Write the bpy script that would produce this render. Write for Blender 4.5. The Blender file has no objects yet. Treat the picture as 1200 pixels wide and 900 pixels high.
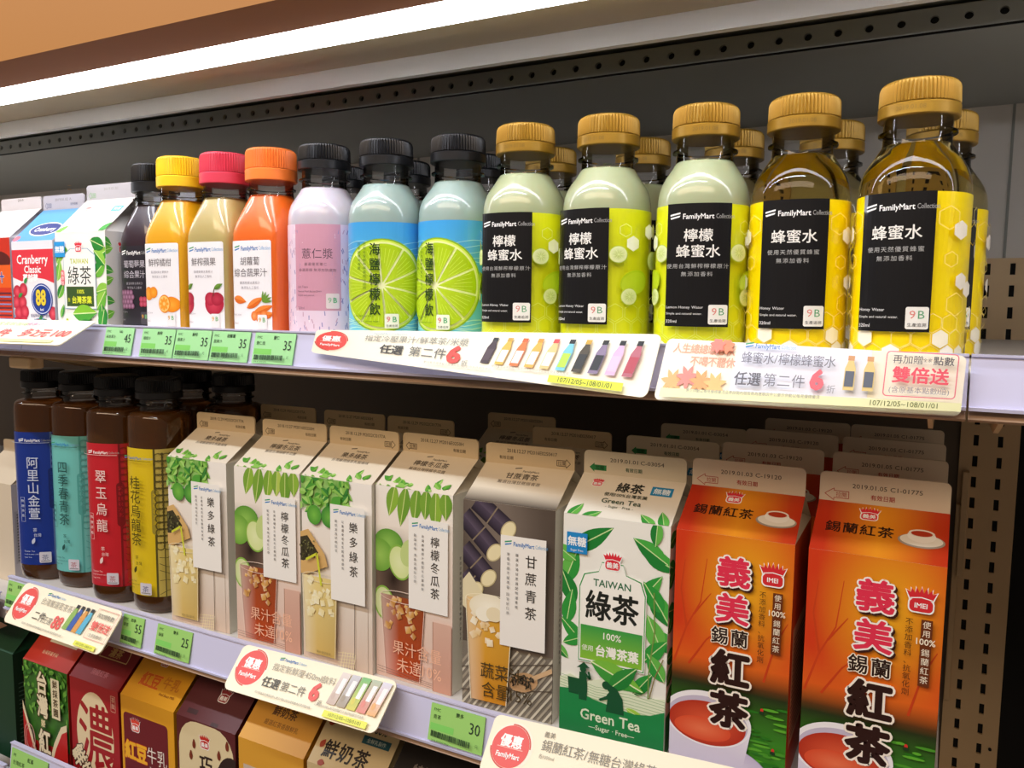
import bpy, bmesh, math, random
from mathutils import Vector, Matrix
from mathutils.geometry import tessellate_polygon
rnd = random.Random(7)
S = bpy.context.scene
COL = S.collection
PI = math.pi
D = math.radians

# ------------------------------------------------------------------ camera, world, lights, exposure
cd = bpy.data.cameras.new('camera'); cam = bpy.data.objects.new('camera', cd); COL.objects.link(cam)
_X, _Y, _Z = (.88081087, .05641148, -.47009569), (.47333639, -.08148125, .87710517), (.01117482, -.99507716, -.09847118)
cam.matrix_world = Matrix(((_X[0], -_X[1], -_X[2], 0), (_Y[0], -_Y[1], -_Y[2], 0), (_Z[0], -_Z[1], -_Z[2], 0), (0, 0, 0, 1)))
cd.sensor_width = 36; cd.lens = 28.5; cd.clip_start = .01
S.camera = cam
S.view_settings.view_transform = 'Standard'; S.view_settings.look = 'None'
S.view_settings.exposure = -0.14; S.view_settings.gamma = 1; S.view_settings.use_curve_mapping = False
W = bpy.data.worlds.new('world'); S.world = W; W.use_nodes = True
W.node_tree.nodes['Background'].inputs[0].default_value = (1.0, .83, .68, 1)
W.node_tree.nodes['Background'].inputs[1].default_value = .19

def area(name, loc, target, sx, sy, power, col):
    l = bpy.data.lights.new(name, 'AREA'); l.shape = 'RECTANGLE'; l.size = sx; l.size_y = sy; l.energy = power; l.color = col
    o = bpy.data.objects.new(name, l); COL.objects.link(o); o.location = loc
    o.rotation_euler = (Vector(target) - Vector(loc)).to_track_quat('-Z', 'Y').to_euler()
    return o
# the shop's ceiling tube row in front of the shelves
area('ceiling_tube_light', (-1.30, -.55, 1.30), (-1.30, .45, -.1), 3.0, .045, 34, (.82, .91, 1.0))
area('warm_fill_light', (-.5, -1.0, .98), (-.5, .5, -.10), 2.6, .35, 22, (1.0, .76, .54))  # added soft fill from the front, warms the shaded carton tops and seals

# ------------------------------------------------------------------ helpers
def lin(h):
    h = h.lstrip('#'); out = []
    for i in (0, 2, 4):
        c = int(h[i:i+2], 16) / 255
        out.append(c / 12.92 if c <= .04045 else ((c + .055) / 1.055) ** 2.4)
    return out
def mix(a, b, t): return [x + (y - x) * t for x, y in zip(a, b)]
def C(c): return lin(c) if isinstance(c, str) else c

def material(name, col=None, rough=.5, metal=0, trans=0, ior=1.45, coat=0, noise=0, scale=40, attr=False, emit=0, bump=0, alpha=1, spec=.5, sss=0):
    m = bpy.data.materials.new(name); m.use_nodes = True
    nt = m.node_tree; b = nt.nodes['Principled BSDF']
    b.inputs['Roughness'].default_value = rough; b.inputs['Metallic'].default_value = metal
    b.inputs['Transmission Weight'].default_value = trans; b.inputs['IOR'].default_value = ior
    b.inputs['Coat Weight'].default_value = coat; b.inputs['Coat Roughness'].default_value = .05
    b.inputs['Alpha'].default_value = alpha; b.inputs['Specular IOR Level'].default_value = spec
    if sss:
        b.inputs['Subsurface Weight'].default_value = sss; b.inputs['Subsurface Scale'].default_value = .01
    if attr:
        a = nt.nodes.new('ShaderNodeVertexColor'); a.layer_name = 'Col'
        nt.links.new(a.outputs['Color'], b.inputs['Base Color'])
    else:
        c = C(col); b.inputs['Base Color'].default_value = (*c, 1)
        if noise:
            t = nt.nodes.new('ShaderNodeTexCoord'); n = nt.nodes.new('ShaderNodeTexNoise'); n.inputs['Scale'].default_value = scale; n.inputs['Detail'].default_value = 5
            r = nt.nodes.new('ShaderNodeMix'); r.data_type = 'RGBA'
            r.inputs[6].default_value = (*[x * (1 - noise) for x in c], 1); r.inputs[7].default_value = (*[min(1, x * (1 + noise)) for x in c], 1)
            nt.links.new(t.outputs['Object'], n.inputs['Vector']); nt.links.new(n.outputs['Fac'], r.inputs[0]); nt.links.new(r.outputs[2], b.inputs['Base Color'])
            if bump:
                bp = nt.nodes.new('ShaderNodeBump'); bp.inputs['Strength'].default_value = bump; bp.inputs['Distance'].default_value = .001
                nt.links.new(n.outputs['Fac'], bp.inputs['Height']); nt.links.new(bp.outputs['Normal'], b.inputs['Normal'])
    if emit:
        b.inputs['Emission Color'].default_value = (*C(col), 1); b.inputs['Emission Strength'].default_value = emit
    return m
PRINT = material('printed_card', attr=True, rough=.42)
GLOSSP = material('printed_film', attr=True, rough=.30, coat=.5)
CLEAR = material('clear_plastic', '#ffffff', rough=.03, trans=1, ior=1.12, noise=0)
WATER = material('amber_liquid', '#f6e8ac', rough=.02, trans=1, ior=1.36)
def clear_shell():
    m = bpy.data.materials.new('clear_neck_plastic'); m.use_nodes = True; nt = m.node_tree
    for n in list(nt.nodes):
        if n.type == 'BSDF_PRINCIPLED': nt.nodes.remove(n)
    out = nt.nodes['Material Output']
    t = nt.nodes.new('ShaderNodeBsdfTransparent'); t.inputs[0].default_value = (.93, .94, .95, 1)
    g = nt.nodes.new('ShaderNodeBsdfGlossy'); g.inputs['Roughness'].default_value = .04
    f = nt.nodes.new('ShaderNodeFresnel'); f.inputs[0].default_value = 1.6
    mx = nt.nodes.new('ShaderNodeMixShader')
    nt.links.new(f.outputs[0], mx.inputs[0]); nt.links.new(t.outputs[0], mx.inputs[1]); nt.links.new(g.outputs[0], mx.inputs[2]); nt.links.new(mx.outputs[0], out.inputs[0])
    return m
SHELL = clear_shell()

def ob(name, me, parent=None, loc=(0, 0, 0)):
    o = bpy.data.objects.new(name, me); COL.objects.link(o)
    if parent: o.parent = parent
    o.location = loc
    return o
def mesh(name, V, F, mats, midx=None, smooth=False):
    me = bpy.data.meshes.new(name); me.from_pydata([tuple(v) for v in V], [], F)
    for m in (mats if isinstance(mats, (list, tuple)) else [mats]): me.materials.append(m)
    if midx: me.polygons.foreach_set('material_index', midx)
    if smooth: me.shade_smooth() if smooth is True else me.set_sharp_from_angle(angle=smooth)
    me.update(); return me
def empty(name, loc, rz=0):
    o = bpy.data.objects.new(name, None); COL.objects.link(o); o.location = loc; o.rotation_euler = (0, 0, rz); o.empty_display_size = .02
    return o
def tag(o, label=None, cat=None, group=None, kind=None):
    if label: o['label'] = label
    if cat: o['category'] = cat
    if group: o['group'] = group
    if kind: o['kind'] = kind
    return o
def dup(root, loc, rz, label, group=None):
    r = root.copy(); COL.objects.link(r); r.location = loc; r.rotation_euler = (0, 0, rz); r['label'] = label
    if group: r['group'] = group
    for ch in list(root.children):
        c = ch.copy(); COL.objects.link(c); c.parent = r
        for g in ch.children:
            d = g.copy(); COL.objects.link(d); d.parent = c
    return r

class MB:
    """collects simple solids into one mesh"""
    def __init__(s): s.V = []; s.F = []; s.M = []
    def add(s, V, F, m=0):
        k = len(s.V); s.V += [tuple(v) for v in V]; s.F += [tuple(i + k for i in f) for f in F]; s.M += [m] * len(F)
    def box(s, x0, x1, y0, y1, z0, z1, m=0):
        s.add([(x0,y0,z0),(x1,y0,z0),(x1,y1,z0),(x0,y1,z0),(x0,y0,z1),(x1,y0,z1),(x1,y1,z1),(x0,y1,z1)],
              [(0,3,2,1),(4,5,6,7),(0,1,5,4),(1,2,6,5),(2,3,7,6),(3,0,4,7)], m)
    def extrude_x(s, prof, x0, x1, m=0):
        """closed (y,z) profile run along x"""
        n = len(prof); V = [(x0, y, z) for y, z in prof] + [(x1, y, z) for y, z in prof]
        F = [(i, (i+1) % n, n + (i+1) % n, n + i) for i in range(n)] + [tuple(range(n))[::-1], tuple(range(n, 2*n))]
        s.add(V, F, m)
    def loft(s, secs, seg=32, m=0, cap=True):
        """secs: (z, radius, exponent[, rib])"""
        V = []; F = []
        for q in secs:
            z, r, e = q[:3]; rib = q[3] if len(q) > 3 else 0
            for i in range(seg):
                a = 2 * PI * i / seg
                rr = r * (1 - (rib if i % 2 else 0))
                V.append((*[rr * t for t in sup(a, e)], z))
        for j in range(len(secs) - 1):
            for i in range(seg):
                a = j * seg + i; b = j * seg + (i + 1) % seg
                F.append((a, b, b + seg, a + seg))
        if cap: F += [tuple(range(seg))[::-1], tuple(range((len(secs)-1)*seg, len(secs)*seg))]
        s.add(V, F, m)
    def me(s, name, mats, smooth=False): return mesh(name, s.V, s.F, mats, s.M, smooth)
def sup(a, e):
    c, d = math.cos(a), math.sin(a)
    k = (abs(c) ** e + abs(d) ** e) ** (-1 / e)
    return (c * k, d * k)
def chamfer(o, w=.001, seg=2):
    b = o.modifiers.new('bevel', 'BEVEL'); b.width = w; b.segments = seg; b.limit_method = 'ANGLE'; return o

# ------------------------------------------------------------------ flat print: 2-D art in millimetres, put on real surfaces
_gc = {}
def glyphs(s, off):
    """triangles of a piece of lettering; off > 0 thickens every stroke by that much of the em"""
    k = (s, off)
    if k in _gc: return _gc[k]
    if off > 0:
        P, a, b = glyphs(s, 0); Q = list(P); E = {}
        r = lambda v: (round(v[0], 4), round(v[1], 4))
        for p in P:
            n = len(p)
            for i in range(n):
                e = (r(p[i]), r(p[(i+1) % n])); q = (e[1], e[0])
                if q in E: del E[q]
                else: E[e] = 1
        vs = set()
        for (x0, y0), (x1, y1) in E:
            L = math.hypot(x1-x0, y1-y0)
            if L < 1e-5: continue
            nx, ny = -(y1-y0)/L*off, (x1-x0)/L*off
            Q.append([(x0-nx, y0-ny), (x1-nx, y1-ny), (x1+nx, y1+ny), (x0+nx, y0+ny)]); vs.add((x0, y0)); vs.add((x1, y1))
        if off > .015:
            for x, y in vs: Q.append([(x + off*math.cos(t*PI/3), y + off*math.sin(t*PI/3)) for t in range(6)])
        _gc[k] = (Q, a, b); return _gc[k]
    c = bpy.data.curves.new('t', 'FONT'); c.body = s; c.size = 1; c.resolution_u = 2
    o = bpy.data.objects.new('t', c); m = bpy.data.meshes.new_from_object(o)
    V = [(v.co.x, v.co.y) for v in m.vertices]; P = [[V[i] for i in q.vertices] for q in m.polygons]
    bpy.data.objects.remove(o); bpy.data.curves.remove(c); bpy.data.meshes.remove(m)
    xs = [v[0] for v in V] or [0, .3]
    _gc[k] = (P, min(xs), max(xs))
    return _gc[k]
def wide(ch): return ord(ch) > 0x2e80
class Art:
    def __init__(s): s.P = []; s.l = 0
    def up(s): s.l += 1; return s.l
    def raw(s, pts, cols, l=None):
        s.P.append((pts, cols, s.l if l is None else l))
    def poly(s, pts, col, cols=None):
        s.up()
        if len(pts) > 4:
            for t in tessellate_polygon([[Vector((x, y, 0)) for x, y in pts]]):
                s.raw([pts[i] for i in t], [cols[i] for i in t] if cols else [C(col)] * 3)
        else: s.raw(list(pts), cols or [C(col)] * len(pts))
    def rect(s, x0, y0, x1, y1, col, col2=None, side=None):
        a = C(col); b = C(col2) if col2 else a
        s.up(); s.raw([(x0,y0),(x1,y0),(x1,y1),(x0,y1)], [a, b, b, a] if side else [a, a, b, b])
    def field(s, x0, y0, x1, y1, nx, ny, fn):
        s.up()
        g = [[C(fn(i / nx, j / ny)) for i in range(nx + 1)] for j in range(ny + 1)]
        for j in range(ny):
            for i in range(nx):
                xa, xb = x0 + (x1-x0)*i/nx, x0 + (x1-x0)*(i+1)/nx; ya, yb = y0 + (y1-y0)*j/ny, y0 + (y1-y0)*(j+1)/ny
                s.raw([(xa,ya),(xb,ya),(xb,yb),(xa,yb)], [g[j][i], g[j][i+1], g[j+1][i+1], g[j+1][i]])
    def ell(s, cx, cy, rx, ry, col, rot=0, n=28, a0=0, a1=2*PI, col2=None):
        s.up(); c, d = math.cos(rot), math.sin(rot); full = abs(a1 - a0 - 2*PI) < 1e-6
        pts = []
        for i in range(n if full else n + 1):
            a = a0 + (a1 - a0) * i / n; x, y = rx * math.cos(a), ry * math.sin(a); pts.append((cx + x*c - y*d, cy + x*d + y*c))
        if col2:
            for i in range(n if full else n): s.raw([(cx, cy), pts[i], pts[(i+1) % len(pts)]], [C(col2), C(col), C(col)])
        else:
            if not full: pts.append((cx, cy))
            s.raw(pts, [C(col)] * len(pts))
    def ring(s, cx, cy, rx, ry, w, col, a0=0, a1=2*PI, n=32):
        s.up()
        for i in range(n):
            a, b = a0 + (a1-a0)*i/n, a0 + (a1-a0)*(i+1)/n
            s.raw([(cx+(rx-w)*math.cos(a), cy+(ry-w)*math.sin(a)), (cx+rx*math.cos(a), cy+ry*math.sin(a)), (cx+rx*math.cos(b), cy+ry*math.sin(b)), (cx+(rx-w)*math.cos(b), cy+(ry-w)*math.sin(b))], [C(col)]*4)
    def rrpts(s, x0, y0, x1, y1, r):
        p = []
        for cx, cy, a in ((x1-r, y0+r, -PI/2), (x1-r, y1-r, 0), (x0+r, y1-r, PI/2), (x0+r, y0+r, PI)):
            for k in range(6): t = a + PI/2*k/5; p.append((cx + r*math.cos(t), cy + r*math.sin(t)))
        return p
    def rrect(s, x0, y0, x1, y1, r, col):
        s.up(); p = s.rrpts(x0, y0, x1, y1, r); s.raw(p, [C(col)] * len(p))
    def frame(s, x0, y0, x1, y1, r, w, col):
        s.up(); a = s.rrpts(x0, y0, x1, y1, r); b = s.rrpts(x0+w, y0+w, x1-w, y1-w, max(.01, r-w)); n = len(a)
        for i in range(n): s.raw([a[i], a[(i+1) % n], b[(i+1) % n], b[i]], [C(col)]*4)
    def line(s, pts, w, col, w2=None):
        s.up(); n = len(pts)
        for i in range(n - 1):
            (x0, y0), (x1, y1) = pts[i], pts[i+1]; L = math.hypot(x1-x0, y1-y0) or 1
            wa = w if w2 is None else w + (w2-w)*i/(n-1); wb = w if w2 is None else w + (w2-w)*(i+1)/(n-1)
            nx, ny = -(y1-y0)/L/2, (x1-x0)/L/2
            s.raw([(x0-nx*wa, y0-ny*wa), (x1-nx*wb, y1-ny*wb), (x1+nx*wb, y1+ny*wb), (x0+nx*wa, y0+ny*wa)], [C(col)]*4)
    def leaf(s, x, y, L, w, ang, col, vein=None, col2=None):
        s.up(); c, d = math.cos(ang), math.sin(ang); n = 8
        def P(t, k):
            h = w / 2 * math.sin(PI * t ** .85) * k; return (x + t*L*c - h*d, y + t*L*d + h*c)
        ca, cb = C(col), C(col2 or col)
        for i in range(n):
            t0, t1 = i/n, (i+1)/n
            s.raw([P(t0, -1), P(t1, -1), P(t1, 0), P(t0, 0)], [cb]*4); s.raw([P(t0, 0), P(t1, 0), P(t1, 1), P(t0, 1)], [ca]*4)
        if vein: s.line([P(0, 0), P(.97, 0)], w*.06, vein)
    def txt(s, t, x, y, h, col, bold=0, al='c', sx=1, rot=0, gap=1.0, out=None, ow=.06, skew=0):
        """one line, y = vertical middle of the glyphs"""
        runs = []; cur = ''
        for ch in t:
            if wide(ch) or ch == ' ':
                if cur: runs.append(cur); cur = ''
                runs.append(ch)
            else: cur += ch
        if cur: runs.append(cur)
        xo = 0; items = []
        for r in runs:
            if r == ' ': xo += .32; continue
            if wide(r[0]): items.append((r, xo, .38)); xo += gap
            else:
                P, a, b = glyphs(r, 0); items.append((r, xo - a + .03, .36)); xo += (b - a) + .09
        base = {'c': -xo / 2, 'l': 0, 'r': -xo}[al]
        c, d = math.cos(rot), math.sin(rot)
        def put(off, colr):
            s.up(); cc = C(colr)
            for r, o, mid in items:
                for jj, p in enumerate(glyphs(r, max(0, off))[0]):
                    q = []
                    for u, v in p:
                        v = v - mid; u = ((base + o + u) * sx + v * skew) * h; v = v * h
                        q.append((x + u*c - v*d, y + u*d + v*c))
                    s.raw(q, [cc] * len(q), s.l + (jj % 23) * .036 if off > 0 else None)
        if out: put(bold + ow, out)
        put(bold, col)
    def col(s, t, x, y, h, col, bold=0, gap=1.08, sx=1, out=None, ow=.06):
        """vertical column starting at top y"""
        for ch in t:
            if ch != ' ': s.txt(ch, x, y - h / 2, h, col, bold, sx=sx, out=out, ow=ow)
            y -= h * gap * (.5 if ch == ' ' else 1)
        return y
    def clip(s, x0, y0, x1, y1):
        out = []
        for pts, cols, l in s.P:
            for ax, v, sg in ((0, x0, 1), (0, x1, -1), (1, y0, 1), (1, y1, -1)):
                pts, cols = cut(pts, cols, ax, v, sg)
                if len(pts) < 3: break
            if len(pts) >= 3: out.append((pts, cols, l))
        s.P = out; return s
    def columns(s, step):
        out = []
        for pts, cols, l in s.P:
            a = math.floor(min(p[0] for p in pts) / step + 1e-6); b = math.ceil(max(p[0] for p in pts) / step - 1e-6)
            if b - a <= 1: out.append((pts, cols, l)); continue
            for k in range(a, b):
                p, c = cut(pts, cols, 0, k * step, 1)
                if len(p) >= 3: p, c = cut(p, c, 0, (k+1) * step, -1)
                if len(p) >= 3: out.append((p, c, l))
        s.P = out; return s
    def rows(s, step):
        out = []
        for pts, cols, l in s.P:
            a = math.floor(min(p[1] for p in pts) / step + 1e-6); b = math.ceil(max(p[1] for p in pts) / step - 1e-6)
            if b - a <= 1: out.append((pts, cols, l)); continue
            for k in range(a, b):
                p, c = cut(pts, cols, 1, k * step, 1)
                if len(p) >= 3: p, c = cut(p, c, 1, (k+1) * step, -1)
                if len(p) >= 3: out.append((p, c, l))
        s.P = out; return s
def cut(pts, cols, ax, v, sg):
    rp, rc = [], []; n = len(pts)
    for i in range(n):
        p, q = pts[i], pts[(i+1) % n]; a, b = (p[ax]-v)*sg, (q[ax]-v)*sg
        if a >= -1e-9: rp.append(p); rc.append(cols[i])
        if (a > 1e-9 and b < -1e-9) or (a < -1e-9 and b > 1e-9):
            t = a / (a - b); rp.append((p[0]+(q[0]-p[0])*t, p[1]+(q[1]-p[1])*t)); rc.append(mix(cols[i], cols[(i+1) % n], t))
    return rp, rc
LAY = .000026
def printed(name, parts, mat, parent=None, solid=None):
    """parts: list of (art, map(x_mm, y_mm, lift)); solid: MB + colour baked into the same mesh"""
    V, F, K = [], [], []
    if solid:
        for mb, colr in solid:
            k = len(V); V += mb.V
            for f in mb.F: F.append(tuple(i + k for i in f)); K += [C(colr)] * len(f)
    ns = len(F)
    for art, fn in parts:
        for pts, cols, l in art.P:
            k = len(V)
            for x, y in pts: V.append(fn(x, y, .00003 + LAY * l))
            F.append(tuple(range(k, k + len(pts)))); K += cols
    me = mesh(name, V, F, mat)
    a = me.color_attributes.new('Col', 'FLOAT_COLOR', 'CORNER')
    buf = []
    for c in K: buf += [c[0], c[1], c[2], 1.0]
    a.data.foreach_set('color', buf)
    return ob(name, me, parent)

# ------------------------------------------------------------------ structure
M_BACK = material('cabinet_back_paint', '#dcd6ce', rough=.55, noise=.06, scale=6)
M_LINER = material('canopy_liner_paint', '#94968f', rough=.5, noise=.06, scale=8)
M_BEIGE = material('canopy_enamel', '#b8a684', rough=.45, noise=.04, scale=9)
M_LIPW = material('white_lip_enamel', '#f2f0ec', rough=.4, noise=.03, scale=9)
M_BROWN = material('canopy_brown', '#8a5836', rough=.6, noise=.08, scale=3)
M_ORANGE = material('header_orange', '#bd8344', rough=.55, noise=.06, scale=2)
M_SHELF = material('shelf_enamel', '#d9d4cf', rough=.4, noise=.04, scale=30)
M_LIP = material('shelf_lip_beige', '#a98a70', rough=.5, noise=.05, scale=30)
M_RAIL = material('ticket_rail_plastic', '#d3d3f2', rough=.25, noise=.02, scale=15)
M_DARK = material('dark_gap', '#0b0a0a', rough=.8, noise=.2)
M_POST = material('upright_enamel', '#dcbd92', rough=.5, noise=.06, scale=30)
M_TUBE = material('tube_glow', '#f4f6ff', emit=17)
M_FLOOR = material('floor_tile', '#b9ab98', rough=.35, noise=.06, scale=3)
YB = .95
XL, XR = -3.4, 1.3
m = MB(); m.box(XL, XR, YB, YB + .02, -.95, .30); tag(ob('wall_back', m.me('wall_back', M_BACK)), kind='structure')
m = MB(); m.box(XL, XR, YB - .002, YB, -.95, -.055); tag(ob('trim_7', m.me('painted_shade_panel', material('painted_shade_brown', '#6a5d50', rough=.6, noise=.06, scale=6))), kind='structure')  # lower back wall coloured darker to stand in for shade below the upper shelf
for i, x in enumerate((-2.12, -1.19, -.66, .045)):
    m = MB(); m.box(x - .0012, x + .0012, YB - .0012, YB, .03, .2); tag(ob('trim_%d' % (i + 1), m.me('trim', M_LINER)), kind='structure')
m = MB(); m.box(-6, 3, -4, 2.2, -1.36, -1.34); tag(ob('floor', m.me('floor', M_FLOOR)), kind='structure')
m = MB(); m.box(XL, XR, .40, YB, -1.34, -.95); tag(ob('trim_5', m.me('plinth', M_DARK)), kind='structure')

def canopy():
    c = empty('display_canopy', (0, .7, .18)); tag(c, 'beige and brown canopy over the top shelf holding a bright tube', 'canopy')
    def part(name, prof, mat, x0=XL, x1=XR):
        m = MB(); m.extrude_x([(y - .7, z - .18) for y, z in prof], x0, x1); return ob(name, m.me(name, mat), c)
    part('light_trough', [(.447, .1750), (.548, .1942), (.548, .197), (.447, .180)], M_BEIGE)
    part('front_lip', [(.546, .1942), (.5350, .1754), (.5400, .1750), (.552, .1942)], M_LIPW)
    part('inner_panel', [(.548, .1942), (.604, .1945), (.95, .2035), (.95, .209), (.548, .198)], M_LINER)
    part('liner_panel', [(.606, .1758), (.95, .2000), (.95, .2030), (.606, .1800)], M_LINER)
    part('brown_bevel', [(.424, .1795), (.405, .1925), (.415, .1945), (.434, .186)], M_BROWN)
    part('header_board', [(.405, .1925), (.398, .42), (.410, .42), (.415, .1925)], M_ORANGE)
    part('canopy_top', [(.41, .42), (.95, .42), (.95, .43), (.41, .43)], M_BROWN)
    # perforated strip with real round holes
    m = MB(); d = .0192; y = .600; zc = .1834; hw = d / 2; n = 12; r = .0026; zt = .0075
    k0 = -60; x00 = -1.0363
    for k in range(k0, 118):
        x = x00 + k * d
        if x > XR - .02: break
        sq = []; ci = []; cb = []; cor = math.atan2(zt, hw)
        angs = []
        for b_ in (0, PI):
            angs += [b_ - cor*.5, b_, b_ + cor*.5, b_ + cor, b_ + PI/2 - (PI/2 - cor)*.5, b_ + PI/2, b_ + PI/2 + (PI/2 - cor)*.5, b_ + PI - cor]
        n = len(angs)
        for a in angs:
            ca, sa = math.cos(a), math.sin(a); t = min(hw / max(1e-9, abs(ca)), zt / max(1e-9, abs(sa)))
            sq.append((x + t*ca, y - .7, zc - .18 + t*sa)); ci.append((x + r*ca, y - .7, zc - .18 + r*sa)); cb.append((x + r*ca, y - .697, zc - .18 + r*sa))
        F = [(i, (i+1) % n, n + (i+1) % n, n + i) for i in range(n)] + [(n + i, n + (i+1) % n, 2*n + (i+1) % n, 2*n + i) for i in range(n)]
        m.add(sq + ci + cb, F)
    st = ob('perforated_strip', m.me('perforated_strip', M_LINER), c); st['label'] = 'grey strip with a row of round holes'
    m = MB(); m.box(XL, XR, -.095, -.0935, -.004, .012); ob('strip_backing', m.me('strip_backing', M_DARK), c)
    for x, z in ((.066, .005), (.066, .0165), (-1.36, .01), (-1.36, .017)):
        m = MB(); m.loft([(0, .0035, 2), (.001, .003, 2), (.0014, .0015, 2)], 16)
        s = ob('screw', m.me('screw', M_POST), c, (x, .17 if z < .01 else .2, z - (.0 if z > .01 else .0))); s.rotation_euler = (PI, 0, 0)
    for i in range(4):
        L = 1.16; x0 = XL + .06 + i * L
        t = empty('light_tube', (x0 + L / 2, .4365, .1785)); tag(t, 'glowing white light tube in the canopy above the bottles, %s' % ('at the far left end', 'second from the left end', 'in the middle of view', 'at the near right end')[i], 'lamp', 'canopy light tubes')
        m = MB(); seg = 20; V = []
        for xx in (-L/2, L/2):
            for j in range(seg):
                a = 2*PI*j/seg; V.append((xx, .0095*math.cos(a), .0075*math.sin(a)))
        m.add(V, [(j, (j+1) % seg, seg + (j+1) % seg, seg + j) for j in range(seg)]); ob('glass_tube', m.me('glass_tube', M_TUBE, True), t)
        for xx in (-L/2, L/2 - .002): m = MB(); m.box(xx, xx + .002, -.008, .008, -.006, .006); ob('end_cap', m.me('end_cap', M_SHELF), t)
canopy()

# ------------------------------------------------------------------ shelves, rails, uprights
def shelf(zt, label, x0, x1, depth_front=.446, zrt=None, zrb=None, lip=True, rx1=None):
    """zt: top of the board, zrt/zrb: top and bottom of the ticket rail"""
    e = empty('display_shelf', ((x0 + x1) / 2, .7, zt)); tag(e, label, 'shelf')
    cx = (x0 + x1) / 2
    m = MB(); m.box(x0 - cx, x1 - cx, depth_front - .7, YB - .702, -.016, 0); chamfer(ob('shelf_board', m.me('shelf_board', M_SHELF), e), .001)
    m = MB(); m.extrude_x([(.4400 - .7, -.0165), (.4345 - .7, zrb - .0048 - zt), (.4375 - .7, zrb - .0062 - zt), (depth_front - .7, -.022)], x0 - cx, x1 - cx); ob('shelf_lip', m.me('shelf_lip', M_LIP), e)
    rx = (x0 - cx, (rx1 if rx1 is not None else x1) - cx)
    m = MB(); h = zrb - zt; t = zrt - zt
    m.extrude_x([(.4395 - .7, t), (.4340 - .7, h), (.4355 - .7, h), (.4412 - .7, t)], *rx)
    m.extrude_x([(.4383 - .7, t), (.4383 - .7, t + .0012), (.4425 - .7, t + .0012), (.4425 - .7, t)], *rx)
    m.extrude_x([(.4328 - .7, h - .0005), (.4325 - .7, h + .0012), (.4350 - .7, h + .0012), (.4350 - .7, h - .0005)], *rx)
    ob('ticket_rail', m.me('ticket_rail', M_RAIL), e)
    for xx in (x0 + .015, x1 - .015):
        m = MB(); m.extrude_x([(.452 - .7, -.0165), (.452 - .7, -.024), (.50 - .7, -.036), (YB - .705, -.05), (YB - .705, -.0165)], xx - cx - .0012, xx - cx + .0012)
        ob('shelf_bracket', m.me('shelf_bracket', M_POST), e)
    return e
Z1, Z2, Z3 = -.030, -.2790, -.4650
shelf(Z1, 'upper white shelf carrying the small juice and honey bottles', -.735, .0095, zrt=-.0224, zrb=-.0470, rx1=.0095)
shelf(Z1, 'upper white shelf of the bay at the left edge, carrying cartons', -1.68, -.7365, zrt=-.0224, zrb=-.0470)
shelf(Z1, 'upper white shelf of the bay beyond the slotted upright', .0105, .95, zrt=-.0224, zrb=-.0470)
shelf(Z2, 'middle white shelf carrying tall tea bottles and tall cartons', -.782, .0095, zrt=-.2665, zrb=-.2955)
shelf(Z2 - .02, 'middle white shelf of the bay left of the blue tea bottle', -1.70, -.800, zrt=-.2865, zrb=-.3155)
shelf(Z2, 'middle white shelf of the bay right of the upright', .115, .95, zrt=-.2665, zrb=-.2955)
shelf(Z3 - .005, 'lowest white shelf carrying short red and yellow cartons', -.792, .0095, zrt=-.4370, zrb=-.4840)
shelf(Z3 - .03, 'lowest white shelf of the bay at the left edge', -1.70, -.806, zrt=-.466, zrb=-.510)

def upright(x0, x1, label):
    e = empty('slotted_upright', ((x0+x1)/2, YB - .003, -.4)); tag(e, label, 'upright', 'slotted steel uprights')
    cx, w = (x0+x1)/2, x1 - x0
    m = MB(); xs = [x0, x0 + w*.27 - .0023, x0 + w*.27 + .0023, x0 + w*.68 - .0023, x0 + w*.68 + .0023, x1]
    p = .0216; z = -.9; y0 = -.004
    while z < .048:
        zz = [z, z + .0052, z + p - .0052 + .0, z + p]
        for a in range(5):
            for b in range(3):
                if a in (1, 3) and b == 1: 
                    X0, X1, A, B = xs[a]-cx, xs[a+1]-cx, zz[1]+.4, zz[2]+.4
                    m.add([(X0,y0,A),(X1,y0,A),(X1,y0,B),(X0,y0,B),(X0,y0+.003,A),(X1,y0+.003,A),(X1,y0+.003,B),(X0,y0+.003,B)], [(0,1,5,4),(1,2,6,5),(2,3,7,6),(3,0,4,7)])
                    m.add([(X0,y0+.0028,A),(X1,y0+.0028,A),(X1,y0+.0028,B),(X0,y0+.0028,B)], [(0,1,2,3)], 1)
                else:
                    X0, X1, A, B = xs[a]-cx, xs[a+1]-cx, zz[b]+.4, zz[b+1]+.4
                    m.add([(X0,y0,A),(X1,y0,A),(X1,y0,B),(X0,y0,B)], [(0,1,2,3)])
        z += p
    top = z + .4
    m.add([(x0-cx, y0, -.5), (x0-cx, .003, -.5), (x0-cx, .003, top), (x0-cx, y0, top)], [(0,3,2,1)])
    m.add([(x1-cx, y0, -.5), (x1-cx, .003, -.5), (x1-cx, .003, top), (x1-cx, y0, top)], [(0,1,2,3)])
    m.add([(x0-cx, y0, top), (x1-cx, y0, top), (x1-cx, .003, top), (x0-cx, .003, top)], [(0,1,2,3)])
    ob('slotted_face', m.me('slotted_face', [M_POST, M_DARK]), e)
    m = MB(); m.box(x0 - cx, x0 - cx + .0055, -.010, -.004, -.01, .20); m.box(x0-cx+.004, x0-cx+.010, -.014, -.004, .125, .235)
    chamfer(ob('shelf_bracket', m.me('shelf_bracket', M_POST), e), .0008)
    m = MB(); m.loft([(0, .0016, 2), (.0015, .0016, 2)], 12); s = ob('screw', m.me('screw', M_DARK), e, (w*.37, -.004, -.055)); s.rotation_euler = (PI/2, 0, 0)
    return e
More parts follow.
